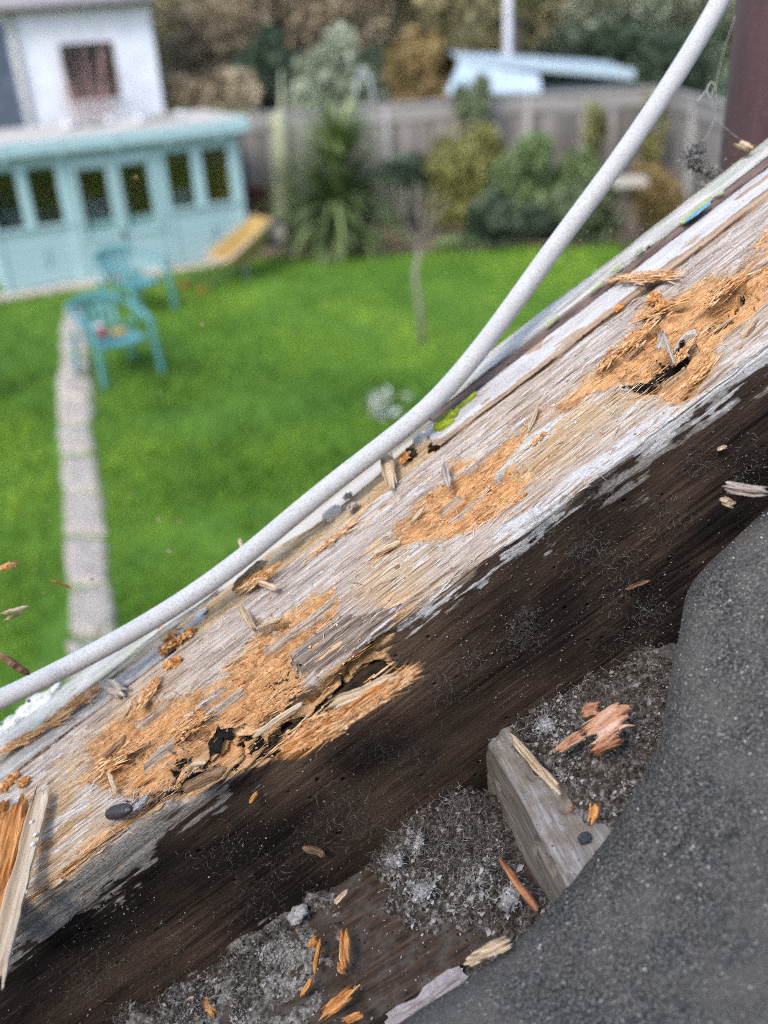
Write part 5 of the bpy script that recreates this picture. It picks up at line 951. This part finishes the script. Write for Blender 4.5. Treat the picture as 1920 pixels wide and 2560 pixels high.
rough_e = 1.0*(fbm(np.arange(na)*0.11, 0.0, 3, 4)-0.5); PXX = Ee[:, None, 0]*(1-Bk)+Ef[:, None, 0]*Bk+rough_e[:, None]*np.exp(-Bk*18); PYY = Ee[:, None, 1]*(1-Bk)+Ef[:, None, 1]*Bk+rough_e[:, None]*np.exp(-Bk*18)
dE = np.interp(np.arange(na), [0, na*0.3, na*0.6, na], [0.376, 0.366, 0.342, 0.328])
dist = np.hypot(PXX-Ee[:, None, 0], PYY-Ee[:, None, 1]); roll = 0.010*np.exp(-dist/26.0)
DD = dE[:, None]-0.085*(dist/900)-0.03*np.maximum(0, dist/900-0.5)**2+roll
Wp = CP+(FW+RT*((PXX-960)/FPX)[..., None]-UP*((PYY-1280)/FPX)[..., None])*DD[..., None]
hh = 0.0006*(fbm(PXX/9, PYY/9, 801, 2)-0.5)+0.0040*(fbm(PXX/170, PYY/170, 802, 3)-0.5)-0.0016*sst(0.03, 0.0, np.abs(fbm(PXX/260, PYY/260, 803, 2)-0.5))
Wp = Wp-FW*hh[..., None]
tf = NT('mineral_felt'); v1 = tf.voro(520); v2 = tf.voro(260); a1 = tf.noise(30, 5, 0.65); a2 = tf.noise(850, 4, 0.8); a3 = tf.noise(260, 4)
c_ = tf.ramp(a2, [(0.38, (0.016, 0.016, 0.016)), (0.50, (0.062, 0.060, 0.057)), (0.64, (0.21, 0.20, 0.18))]); c_ = tf.mix(tf.ramp(a1, [(0.40, 0.0), (0.64, 0.6)]), c_, (0.145, 0.135, 0.12))
c_ = tf.mix(tf.math('MULTIPLY', tf.ramp(v1.outputs['Distance'], [(0.13, 1.0), (0.24, 0.0)]), tf.ramp(v1.outputs['Color'], [(0.45, 0.0), (0.55, 0.8)])), c_, (0.36, 0.34, 0.29)); c_ = tf.mix(tf.math('MULTIPLY', tf.ramp(v2.outputs['Distance'], [(0.10, 1.0), (0.17, 0.0)]), tf.ramp(v2.outputs['Color'], [(0.70, 0.0), (0.76, 0.75)])), c_, (0.48, 0.455, 0.40))
tf.bump(tf.math('ADD', a2, tf.math('MULTIPLY', a3, 0.6)), 0.9, 0.0009); m_felt = tf.out(c_, 0.62)
ft = link('roofing_felt', mesh_np('roofing_felt', Wp.reshape(-1, 3), grid_faces(na, nb_), True), m_felt); sm = ft.modifiers.new('solid', 'SOLIDIFY'); sm.thickness = 0.0028; sm.offset = -1
tag(ft, 'dark grey mineral roofing felt folded back at the lower right', 'roofing felt')
r = np.random.default_rng(12); n = 800; ia = r.integers(4, na-4, n); ib = r.integers(0, nb_-1, n)
tag(crumbs('felt_grit', Wp[ia, ib]-FW*0.0004, shaded('felt_grit_grain', (0.10, 0.10, 0.095), (0.26, 0.25, 0.22), (0.62, 0.60, 0.54), 0.9), None, 13, (0.0002, 0.0007)), 'pale loose grit grains lying on the roofing felt', 'grit', kind='stuff')
# under-boarding that carries the felt, and the house wall below the verge
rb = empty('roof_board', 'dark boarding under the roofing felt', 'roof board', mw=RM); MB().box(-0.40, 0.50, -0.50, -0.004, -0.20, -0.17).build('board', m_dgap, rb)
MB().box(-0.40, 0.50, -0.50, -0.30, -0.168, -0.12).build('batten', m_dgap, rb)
hw = empty('gable_wall', 'brick gable wall below the roof verge', 'wall', mw=Matrix.Translation(tuple(OR)) @ Matrix.Rotation(math.atan2(DX[1], DX[0]), 4, 'Z'))
MB().hexa([(-1.2, -0.14, -3.2), (1.5, -0.14, -3.2), (1.5, 0.0, -3.2), (-1.2, 0.0, -3.2)], [(-1.2, -0.14, -0.98), (1.5, -0.14, 0.66), (1.5, 0.0, 0.66), (-1.2, 0.0, -0.98)]).build('masonry', simple('brick_masonry', (0.16, 0.07, 0.045), (0.28, 0.13, 0.085), (6, 6, 14), 0.9), hw)
# pale strip of old flashing at the bottom edge
m_flash = simple('pale_grey_flashing', (0.30, 0.27, 0.27), (0.42, 0.38, 0.38), 400, 0.9, 0.5, 0.0008)
fl_a = to_roof(at_d(990, 2570, 0.375)); fl_b = to_roof(at_d(1155, 2455, 0.375)); M_, L_ = basis(fl_a, fl_b, np.array([0.1, -0.7, 0.7]))
tag(link('flashing', chip_mesh('flashing', L_*1.25, 0.013, 0.003, 851, taper=0.15, jag=0.2), m_flash, None, RM @ M_), 'pale grey scrap of flashing under the felt edge at the bottom', 'flashing')

# ------------------------------------------------------------------ debris heaps: dust, droppings, fluff (nobody could count it)
m_dust = NT('grey_debris'); a1 = m_dust.noise(420, 5, 0.7); a2 = m_dust.noise(90, 4); c_ = m_dust.ramp(a1, [(0.36, (0.016, 0.013, 0.011)), (0.50, (0.085, 0.072, 0.060)), (0.64, (0.30, 0.285, 0.27))]); c_ = m_dust.mix(m_dust.ramp(a2, [(0.46, 0.0), (0.7, 0.45)]), c_, (0.05, 0.033, 0.022)); m_dust.bump(a1, 0.9, 0.002); m_dust = m_dust.out(c_, 0.95)
m_debr = shaded('mixed_debris', (0.018, 0.014, 0.012), (0.11, 0.09, 0.075), (0.42, 0.40, 0.38), 0.95, 600)
m_fluf = shaded('pale_fluff', (0.09, 0.085, 0.08), (0.24, 0.23, 0.22), (0.58, 0.57, 0.56), 0.95, 500)
m_powder = NT('pale_powder'); a1 = m_powder.noise(420, 5, 0.7); a2 = m_powder.noise(70, 4); c_ = m_powder.ramp(a1, [(0.36, (0.05, 0.043, 0.036)), (0.50, (0.19, 0.175, 0.155)), (0.64, (0.40, 0.385, 0.36))]); c_ = m_powder.mix(m_powder.ramp(a2, [(0.48, 0.0), (0.62, 0.8)]), c_, (0.035, 0.027, 0.022)); m_powder.bump(a1, 0.9, 0.0015); m_powder = m_powder.out(c_, 0.95)
def heap(name, lab, poly, zf, hf, seed, ncr, nfz, white=0.2, cs=(0.0004, 0.0014), pat=0.02, dm=None):
    pp_ = np.array(poly); x0, y0 = pp_.min(0)-0.006; x1, y1 = pp_.max(0)+0.006; y1 = min(y1, 0.003)
    nx_, ny_ = 170, 130; u, v = np.meshgrid(np.linspace(0, 1, nx_), np.linspace(0, 1, ny_), indexing='ij'); x = x0+(x1-x0)*u; y = y0+(y1-y0)*v
    env = sst(-0.004, 0.010, -polysd(x, y, poly)+pat*(fbm(x*75, y*75, seed, 4)-0.5))
    z = zf(x, y)+hf(u, v)*env+0.010*env*(fbm(x*110, y*110, seed+2, 4)-0.5)-0.004*(env < 0.05)
    hp = tag(link(name, mesh_np(name, np.stack([x, y, z], -1).reshape(-1, 3), grid_faces(nx_, ny_)), dm or m_dust, None, RM), lab, 'debris', kind='stuff')
    r = np.random.default_rng(seed); cl = sst(0.42, 0.62, fbm(x*60, y*60, seed+3, 3)); w = (env*(0.12+cl)).reshape(-1); idx = r.choice(len(w), ncr, p=w/w.sum()); Q = np.stack([x, y, z], -1).reshape(-1, 3); B = Q[idx]+r.normal(0, 0.0006, (ncr, 3)); B[:, 2] += 0.0002
    wsh = (sst(0.5, 0.66, fbm(x*45, y*45, seed+9, 3)).reshape(-1))[idx]
    crumbs('debris_grains', B, m_debr, hp, seed+5, (cs[0], cs[1]*0.8), np.where(r.random(ncr) < white*(0.2+1.6*wsh), r.uniform(0.7, 1, ncr), r.random(ncr)*0.55), flat=0.8)['kind'] = 'stuff'
    idx = r.choice(len(w), nfz, p=w/w.sum()); B = Q[idx]; B[:, 2] += np.abs(r.normal(0, 0.002, nfz)); fuzz('debris_fluff', B, m_fluf, hp, seed+6, 8, 0.0009, 0.00006)['kind'] = 'stuff'
    return hp
def plk(pts, z): return [tuple(top(*q, z)[:2]) for q in pts]
zp = lambda x, y: zpl(x)+0*y
heap('debris_heap', 'grey dust, droppings and fluff heaped left of the cross block', plk([(900, 2150), (1010, 2060), (1215, 1990), (1290, 2130), (1350, 2290), (1290, 2350), (1180, 2340), (1120, 2300), (1000, 2290), (960, 2220)], -0.098), zp, lambda u, v: 0.004+0.014*u*v+0.010*sst(0.5, 1, v)*sst(0.2, 0.7, u), 901, 4200, 1800, 0.30, (0.0003, 0.0017))
zbk = lambda x, y: c0[2]+(x-c0[0])*(alg[2]/alg[0])+0*y
heap('debris_heap', 'dark dirt and insect droppings piled on top of the cross block', plk([(1270, 1835), (1380, 1725), (1640, 1570), (1780, 1640), (1640, 1960), (1560, 2060), (1470, 2010), (1400, 1960), (1330, 1880)], -0.082), zbk, lambda u, v: 0.004+0.010*sst(0.1, 0.9, u)*v+0.004*v, 921, 4200, 700, 0.16)
heap('debris_heap', 'pale powdery dust and fluff on the lower plank at the bottom', plk([(200, 2640), (300, 2540), (480, 2440), (700, 2300), (800, 2270), (830, 2340), (800, 2440), (740, 2520), (660, 2640)], -0.095), zp, lambda u, v: 0.0005+0.004*sst(0.5, 1, v)+0.003*fbm(u*5, v*5, 3, 2), 941, 4500, 700, 0.6, (0.0002, 0.0012), 0.065, m_powder)

r = np.random.default_rng(77); n = 1500; qx = r.uniform(-0.28, -0.03, n); qy = r.uniform(-0.068, 0.0, n)
crumbs('dust_specks', np.stack([qx, qy, zpl(qx)+0.0004], -1), m_debr, plank, 78, (0.00012, 0.0007))['kind'] = 'stuff'
# whitish lumps (spider egg sacs, droppings) in the debris
m_egg = shaded('white_web_sac', (0.16, 0.155, 0.15), (0.34, 0.33, 0.325), (0.56, 0.55, 0.55), 0.9, 600)
def rlump(name, px, py, pl, c, rad, mat, seed, sq, lab, cat, group=None):
    o = lump(name, 1000, 1500, 0, rad*(0.55 if name == 'web_sac' else 1), mat, seed, None, sq); q = top(px, py, c) if pl == 'z' else face(px, py, c); o.matrix_basis = RM @ Matrix.Translation(q) @ Matrix.Rotation(seed*1.7, 4, 'Z')
    if name == 'web_sac':
        r = np.random.default_rng(seed); g = r.normal(0, 0.42, (150, 3))*np.array([1, 1, 0.6]); fuzz('silk_fluff', g*rad*np.array(sq), m_egg, o, seed, 7, 0.0007, 0.00009)['kind'] = 'stuff'; crumbs('silk_fluff', g*rad*np.array(sq), m_egg, o, seed+1, (0.0002, 0.0009))['kind'] = 'stuff'
    return tag(o, lab, cat, group)
rlump('web_sac', 1368, 1818, 'z', -0.078, 0.0062, m_egg, 951, (1.3, 0.9, 0.8), 'large pale woolly lump on the dirt beside the long splinter', 'web sac')
rlump('web_sac', 1275, 2245, 'z', -0.092, 0.0060, m_egg, 952, (1.2, 1, 0.8), 'pale woolly tuft below the cross block near the felt', 'web sac')
rlump('web_sac', 1055, 2230, 'z', -0.088, 0.0055, m_egg, 953, (1.4, 1, 0.7), 'white woolly tuft in the middle of the heaped debris', 'web sac')
rlump('web_sac', 1405, 1925, 'z', -0.082, 0.0034, m_egg, 954, (1.3, 0.9, 0.9), 'small pale curled husk on the dirt above the cross block', 'husk')
rlump('web_sac', 985, 2155, 'z', -0.085, 0.0030, m_egg, 955, (1.6, 0.8, 0.8), 'small white cluster of droppings left of the heaped debris', 'droppings')
rlump('web_sac', 1045, 2105, 'z', -0.085, 0.0026, shaded('cream_case', (0.42, 0.36, 0.28), (0.55, 0.48, 0.38), None, 0.8), 956, (2.2, 0.8, 0.8), 'cream coloured larva case standing in the debris', 'insect case')
rlump('web_sac', 615, 2410, 'z', -0.092, 0.0042, m_egg, 957, (1.0, 1.2, 0.8), 'grey woolly lump on the powdery dust at the bottom', 'web sac')
rlump('pebble', 1675, 1640, 'y', -0.008, 0.0052, simple('grey_pebble', (0.06, 0.055, 0.05), (0.11, 0.10, 0.09), 200, 0.9), 958, (1.1, 1, 0.9), 'small dark pebble under the felt edge', 'pebble')
rlump('pebble', 1462, 2095, 'z', -0.082, 0.0021, simple('slate_pebble', (0.04, 0.045, 0.05), (0.07, 0.075, 0.08), 200, 0.9), 959, (1.2, 1, 0.7), 'dark grey pebble on the cross block next to the felt', 'pebble')
rlump('pebble', 745, 2285, 'z', -0.090, 0.0036, m_egg, 960, (1.0, 1.4, 0.7), 'pale oblong lump where plank and dark face meet', 'lump')

# ------------------------------------------------------------------ loose wood chips, each a thing
def chip(p0, p1, wpx, t, mat, seed, lab, pl='z', c0_=-0.08, c1_=None, up=(0, -0.3, 1), name='wood_chip', group=None, **kw):
    f = top if pl == 'z' else face; a = f(*p0, c0_); b_ = f(*p1, c0_ if c1_ is None else c1_); M_, L_ = basis(a, b_, np.asarray(up, float))
    return tag(link(name, chip_mesh(name, L_, wpx*0.000185, t, seed, **kw), mat, None, RM @ M_), lab, 'wood chip', group)
chip((1272, 1832), (1405, 1988), 22, 0.0024, m_palew, 1001, 'long straight tan splinter lying across the cross block', c0_=-0.070, c1_=-0.072, up=(-0.2, -0.5, 1), taper=0.5)
def flake_thing(p, n, lab, seed, parts):
    e = empty('rotten_flake', lab, 'wood flake', mw=RM)
    for k, (p0, p1, w, z0, z1) in enumerate(parts):
        a = top(*p0, z0); b_ = top(*p1, z1); M_, L_ = basis(a, b_, np.array([0.1, -0.4, 1])); link('flake' if k else 'main_flake', chip_mesh('flake', L_, w*0.000185, 0.0028, seed+k, jag=0.9, taper=0.3, ridge=0.8, twist=0.3), m_rotp, e, M_)
m_rotp = shaded('pinkish_rotten_wood', (0.26, 0.11, 0.055), (0.50, 0.26, 0.15), (0.68, 0.48, 0.38), 0.9, 900, 0.7)
flake_thing(None, 3, 'large crumpled pinkish-orange rotten flake on the dirt by the felt', 1010, [((1440, 1850), (1590, 1770), 62, -0.066, -0.064), ((1380, 1885), (1470, 1825), 22, -0.068, -0.064), ((1470, 1890), (1560, 1830), 34, -0.070, -0.066), ((1445, 1790), (1510, 1765), 30, -0.066, -0.068)])
chip((1603, 1700), (1590, 1755), 22, 0.0022, m_rotw, 1020, 'small orange chip leaning upright above the rotten flake', 'y', -0.004, -0.010, (0, -1, 0.2), taper=0.6)
chip((1655, 1745), (1668, 1790), 18, 0.0022, m_rotp, 1021, 'pinkish chip half hidden under the felt edge', 'y', -0.012, -0.016, (0, -1, 0.2), jag=0.7)
chip((1490, 1995), (1478, 2070), 22, 0.0026, m_rotw, 1022, 'ragged orange chip lying on the cross block beside the felt', c0_=-0.070, c1_=-0.074, up=(-0.2, -0.5, 1), jag=1.0)
chip((1440, 2010), (1420, 2030), 14, 0.002, m_browns, 1023, 'tiny brown fragment on the cross block', c0_=-0.079, up=(0, -0.5, 1))
chip((1245, 2140), (1350, 2285), 16, 0.0022, shaded('red_brown_splinter_wood', (0.16, 0.055, 0.025), (0.32, 0.12, 0.05), (0.5, 0.25, 0.12), 0.9), 1024, 'red-brown splinter standing along the foot of the cross block', c0_=-0.085, c1_=-0.085, up=(-0.3, -0.5, 1), taper=0.8)
chip((1180, 2400), (1285, 2345), 30, 0.0026, m_palew, 1025, 'pale orange chip at the felt edge near the bottom', c0_=-0.075, c1_=-0.072, up=(0, -0.5, 1), jag=0.9)
chip((1160, 2412), (1215, 2385), 24, 0.0026, m_palew, 1026, 'ragged pale scrap joined below the pale orange chip', c0_=-0.078, c1_=-0.078, up=(0, -0.5, 1), jag=0.9)
chip((862, 2320), (865, 2420), 26, 0.0026, m_rotw, 1027, 'upright bright orange chip on the lower plank, largest there', c0_=-0.090, c1_=-0.088, up=(0, -0.5, 1), taper=0.4, jag=0.8)
chip((845, 2405), (862, 2435), 22, 0.003, m_rotw, 1028, 'orange crumb at the foot of the upright chip', c0_=-0.088, up=(0, -0.5, 1), jag=0.9)
chip((770, 2365), (800, 2345), 22, 0.002, m_rotw, 1029, 'forked orange chip left of the upright chip', c0_=-0.090, c1_=-0.086, up=(0, -0.5, 1), jag=0.9)
chip((800, 2345), (785, 2440), 12, 0.002, m_rotw, 1030, 'thin dark orange sliver beside the forked chip', c0_=-0.088, c1_=-0.090, up=(0, -0.5, 1), taper=0.6)
chip((785, 2440), (750, 2495), 12, 0.0018, m_rotw, 1031, 'thin orange sliver below the forked chip', c0_=-0.090, c1_=-0.090, up=(0, -0.5, 1), taper=0.6)
chip((900, 2455), (790, 2555), 30, 0.003, m_rotw, 1032, 'long ragged orange chip at the bottom of the plank', c0_=-0.088, c1_=-0.086, up=(0, -0.5, 1), jag=0.8)
chip((920, 2530), (850, 2560), 18, 0.0024, m_rotw, 1033, 'small orange chip at the bottom edge next to the felt', c0_=-0.085, c1_=-0.085, up=(0, -0.5, 1), jag=0.8)
chip((510, 2490), (535, 2545), 24, 0.0026, m_rotw, 1034, 'bent orange chip at the lower left of the debris', c0_=-0.090, c1_=-0.088, up=(0, -0.5, 1), jag=0.8)
chip((460, 2500), (515, 2492), 10, 0.0016, m_palew, 1035, 'pale thin sliver touching the bent orange chip', c0_=-0.088, c1_=-0.088, up=(0, -0.5, 1), taper=0.5)
chip((605, 2395), (640, 2385), 14, 0.002, m_rotw, 1036, 'short orange chip beside the grey woolly lump', c0_=-0.090, up=(0, -0.5, 1))
chip((875, 2222), (830, 2265), 14, 0.0018, m_palew, 1037, 'slim pinkish chip leaning above the upright chip', c0_=-0.090, c1_=-0.090, up=(0, -0.5, 1), taper=0.6)
chip((755, 2115), (815, 2140), 18, 0.002, m_browns, 1038, 'dull brown sliver stuck in webs on the dark face', 'y', -0.004, -0.004, (0, -1, 0.2), taper=0.7)
chip((645, 1975), (622, 2010), 10, 0.0016, m_rotw, 1039, 'small orange sliver clinging to the dark face', 'y', -0.002, -0.004, (0, -1, 0.2), taper=0.7)
chip((1800, 1215), (1925, 1232), 26, 0.0040, m_greys, 1040, 'grey dry stalk poking in at the right edge above the felt', 'y', -0.020, -0.030, (0, -1, 0.3), taper=0.2)
chip((1800, 1250), (1835, 1262), 22, 0.0036, m_palew, 1041, 'small pale chip under the grey dry stalk', 'y', -0.020, -0.020, (0, -1, 0.3), jag=0.8)
chip((1560, 1475), (1630, 1450), 10, 0.0014, m_browns, 1042, 'dry curled sliver on the dark face left of the felt', 'y', -0.004, -0.003, (0, -1, 0.2), taper=0.6)
chip((1790, 1125), (1820, 1115), 9, 0.0014, m_palew, 1043, 'tiny pale sliver on the dark face at the right', 'y', -0.002, -0.003, (0, -1, 0.2), taper=0.7)
chip((1835, 355), (1885, 372), 24, 0.0024, m_palew, 1044, 'pale ochre chip resting on the outer strip before the drainpipe', c0_=0.008, c1_=0.006, up=(0, -0.6, 1), jag=0.8)
chip((958, 1115), (985, 1232), 40, 0.0016, m_palew, 1045, 'pale grey forked flake leaning on the cable beside the timber', c0_=0.006, c1_=0.003, up=(0.3, -0.8, 1), jag=1.2, taper=0.2)
chip((598, 1345), (606, 1375), 12, 0.0016, m_palew, 1046, 'tiny pale chip standing on top of the cable', c0_=0.008, c1_=0.006, up=(0.3, -0.8, 1), taper=0.6)
# broken splinter board with rotten core at the left edge
sb_ = empty('broken_board', 'long tan broken board with crumbling orange core at the left edge', 'board', mw=RM)
a = top(108, 1955, 0.006); b_ = top(-20, 2490, 0.016); M_, L_ = basis(a, b_, np.array([0.5, -0.3, 1.0])); link('splinter_board', chip_mesh('splinter_board', L_*1.02, 0.0092, 0.0022, 1101, jag=0.5, taper=0.12, nx=60, ny=12, ridge=0.3), m_palew, sb_, M_)
a = top(62, 1985, 0.004); b_ = top(-60, 2420, 0.010); M_, L_ = basis(a, b_, np.array([0.5, -0.3, 1.0])); link('rotten_core', chip_mesh('rotten_core', L_, 0.0150, 0.006, 1102, jag=0.5, taper=0.35, nx=70, ny=20, ridge=0.6), m_rotw, sb_, M_)
a = top(10, 1990, 0.004); b_ = top(-90, 2300, 0.014); M_, L_ = basis(a, b_, np.array([0.5, -0.3, 1.0])); link('rotten_core', chip_mesh('rotten_core', L_, 0.0150, 0.006, 1103, jag=0.5, taper=0.35, nx=60, ny=20, ridge=0.6), m_rotw, sb_, M_)
for k, (bx, by) in enumerate([(78, 2055), (88, 2085), (82, 2110), (62, 2232), (56, 2245), (68, 2062)]):
    q = top(bx, by, 0.0105 if by > 2200 else 0.0095); o = lump('paint_fleck', 1000, 1000, 0, 0.0011, m_wlump, 1110+k, sb_, (1.2, 1, 0.5)); o.matrix_basis = Matrix.Translation(q)
# woodlouse on the timber
wl = empty('woodlouse', 'dark segmented woodlouse on the timber at the lower left', 'woodlouse', mw=RM)
a = top(265, 2036, 0.004); b_ = top(330, 2022, 0.004); M_, L_ = basis(a, b_, np.array([0.1, -0.3, 1])); nl, nr = 56, 16; u = np.linspace(0, 1, nl); V = []
for q in u:
    rr = 0.0028*math.sqrt(max(0.02, 1-abs(2*q-1)**2.6)); seg = 1+0.10*((q*9) % 1.0)
    for k in range(nr):
        an = 2*math.pi*k/nr; V.append(((q-0.5)*L_, rr*1.05*seg*math.cos(an), rr*0.8*seg*math.sin(an)*(1 if math.sin(an) > 0 else 0.5)))
m_lou = simple('woodlouse_shell', (0.022, 0.017, 0.020), (0.05, 0.04, 0.045), 500, 0.4, spec=0.5)
link('body', mesh_np('body', np.array(V), grid_faces(nl, nr, True), True), m_lou, wl, M_)
for s in (-1, 1): MB().tube([(L_*0.48, s*0.0008, 0.0003), (L_*0.6, s*0.002, 0.001), (L_*0.75, s*0.0028, 0.0004)], 0.00014, 5).build('antenna', m_lou, wl, True, M_)
rlump('husk', 352, 2008, 'z', 0.003, 0.0022, m_egg, 1120, (1.8, 0.8, 0.6), 'grey-white husk just right of the woodlouse', 'husk')

# ------------------------------------------------------------------ cobweb by the drainpipe
m_web = simple('spider_silk', (0.42, 0.40, 0.36), (0.58, 0.55, 0.50), 300, 0.6); m_wdust = shaded('web_clump_dust', (0.16, 0.145, 0.135), (0.36, 0.33, 0.31), (0.55, 0.52, 0.49), 0.95, 700)
cw = empty('cobweb', 'dusty cobweb strung from the drainpipe down to the timber', 'cobweb', tuple(at_d(1752, 430, 0.50)))
o3 = np.array(cw.location)
def web(px, r0=0.00016, dp=0.52): return [at_d(x, y, dp+(0.05 if y < 200 else 0))-o3 for x, y in px]
for pts, r0 in (([(1838, 40), (1815, 110), (1795, 185), (1790, 215)], 0.00012), ([(1790, 215), (1778, 205), (1767, 225), (1775, 240), (1790, 215)], 0.00030), ([(1790, 215), (1791, 260), (1789, 294)], 0.00014), ([(1775, 240), (1782, 265), (1789, 294)], 0.00014), ([(1789, 294), (1772, 330), (1757, 358)], 0.00022), ([(1789, 294), (1820, 325), (1850, 348)], 0.00012), ([(1767, 225), (1755, 240), (1744, 252)], 0.00035)):
    MB().tube(catmull(web(pts), 5), r0, 5).build('thread', m_web, cw, True)
def webclump(pts, rad, seed):
    r = np.random.default_rng(seed); B = []
    for (x, y), rr in zip(pts, rad):
        c = at_d(x, y, 0.52)-o3; B.append(c+r.normal(0, rr*0.00016, (150, 3)))
    B = np.concatenate(B); o = fuzz('dust_clump', B, m_wdust, cw, seed, 6, 0.0009, 0.00022); o['kind'] = 'stuff'
    o = crumbs('dust_clump', B[::2], m_wdust, cw, seed+1, (0.0003, 0.0010)); o['kind'] = 'stuff'
webclump([(1745, 375), (1730, 392), (1735, 410), (1752, 418), (1768, 425), (1785, 438), (1797, 452), (1768, 470)], [11, 13, 11, 8, 7, 8, 9, 8], 1201)

# ------------------------------------------------------------------ chips knocked loose and still falling
big = [((0, 1425), (40, 1405), 34, 0.43, 'orange chip falling at the left edge, uppermost of three'), ((0, 1535), (78, 1515), 20, 0.43, 'pale forked chip falling at the left edge, middle of three'), ((8, 1552), (60, 1530), 16, 0.43, 'thin tan sliver falling just under the forked chip'), ((-10, 1630), (78, 1688), 40, 0.42, 'dark crumbly lump falling beside the cable at the left edge'), ((124, 1450), (178, 1470), 15, 0.46, 'long orange chip falling over the stepping stones')]
for k, (p0, p1, w, d, lab) in enumerate(big):
    a = at_d(*p0, d); b_ = at_d(*p1, d+0.01); M_, L_ = basis(a, b_, UP*1.0-FW*0.35-0.2*RT); tag(link('falling_chip', chip_mesh('falling_chip', L_, w*d/FPX, w*d/FPX*0.35, 1300+k, jag=0.6, taper=0.6), m_browns if k == 3 else (m_palew if k in (1, 2) else m_rotw), None, M_), lab, 'wood chip')
fl = [(339, 443, 14), (243, 547, 7), (506, 810, 14), (401, 984, 15), (657, 943, 8), (701, 973, 8), (648, 727, 6), (863, 786, 12), (859, 819, 6), (1071, 755, 6), (1095, 826, 6), (1117, 683, 6), (792, 942, 6), (1111, 413, 7), (1209, 417, 9), (435, 1084, 9), (540, 1109, 8), (68, 1113, 9), (101, 1128, 9), (331, 1233, 13), (397, 1299, 18), (451, 1305, 14), (503, 1309, 8), (422, 1377, 17), (124, 1301, 13), (88, 1425, 11), (230, 1449, 14), (293, 1450, 11), (224, 1419, 14), (269, 1425, 9), (108, 1484, 12), (194, 1487, 10), (614, 1187, 5), (238, 1134, 7), (349, 1510, 12), (177, 1525, 11), (278, 1507, 8), (136, 1590, 8), (103, 1659, 10), (20, 1566, 12), (45, 1266, 8), (62, 1284, 9), (545, 1200, 5), (600, 1305, 6), (380, 1575, 5)]
fr = [(1431, 355, 9), (1435, 79, 8), (1773, 194, 9), (1652, 434, 9), (1660, 448, 6), (1679, 462, 9), (1693, 513, 8), (1551, 554, 13), (1527, 578, 12), (1469, 580, 9), (1577, 569, 7), (1607, 573, 7), (1627, 528, 7), (1623, 516, 6), (1483, 618, 8), (1593, 588, 7), (1814, 398, 9), (1831, 411, 8), (1850, 398, 9), (1837, 385, 6), (1743, 455, 7), (1712, 461, 6), (1618, 560, 6), (1504, 517, 6), (1450, 600, 6)]
small = [chip_mesh('falling_fleck', 1.0, 0.45, 0.18, 1400+k, nx=6, ny=4, taper=0.7, jag=0.5) for k in range(4)]
for q in small: q.materials.append(m_palew)
def flecks(lst, lab, grp, dr, streak=None):
    r = np.random.default_rng(len(lst))
    for k, (x, y, s) in enumerate(lst):
        d = r.uniform(*dr) if s > 6 else r.uniform(0.45, 0.6); o = link('falling_fleck', small[k % 4]); sz = s*1.05*d/FPX
        o.matrix_basis = Matrix.Translation(at_d(x, y, d)) @ (RM.to_3x3().normalized().to_4x4() @ Euler((r.uniform(-1, 1), r.uniform(-1, 1), r.uniform(-0.4, 0.4) if streak else r.uniform(0, 6))).to_matrix().to_4x4()) @ Matrix.Scale(sz, 4); tag(o, lab(x, y, s) if callable(lab) else lab, 'wood fleck', grp)
BIGF = {(339, 443): 'pale fleck in mid air before the fourth summerhouse window', (243, 547): 'tiny streak-like fleck before the third summerhouse window', (506, 810): 'round pale fleck in mid air right of the nearer chair', (401, 984): 'pale fleck in mid air just below the nearer chair', (863, 786): 'round yellowish fleck in mid air left of the sapling', (331, 1233): 'blurred tan fleck over the lawn right of the stepping stones', (397, 1299): 'long blurred greenish-tan fleck over the lawn above the cable', (451, 1305): 'sharp orange fleck in mid air above the cable', (503, 1309): 'sharp white fleck in mid air above the cable', (422, 1377): 'blurred whitish fleck close above the cable', (349, 1510): 'orange fleck nearly touching the cable from above', (1111, 413): 'left of two tiny flecks before the yellow-green shrub', (1209, 417): 'right of two tiny flecks before the yellow-green shrub'}
def fleck_label(x, y, s):
    if (x, y) in BIGF: return BIGF[(x, y)]
    if x < 300 and y > 1000: return 'tiny pale wood fleck in mid air over the stepping stones'
    return 'tiny pale wood fleck in mid air over the open lawn'
flecks(fl, fleck_label, 'wood flecks falling in front of the lawn', (0.46, 0.85))
flecks(fr, 'tiny wood fleck in mid air between cable and drainpipe', 'wood flecks falling near the drainpipe', (0.46, 0.58), True)
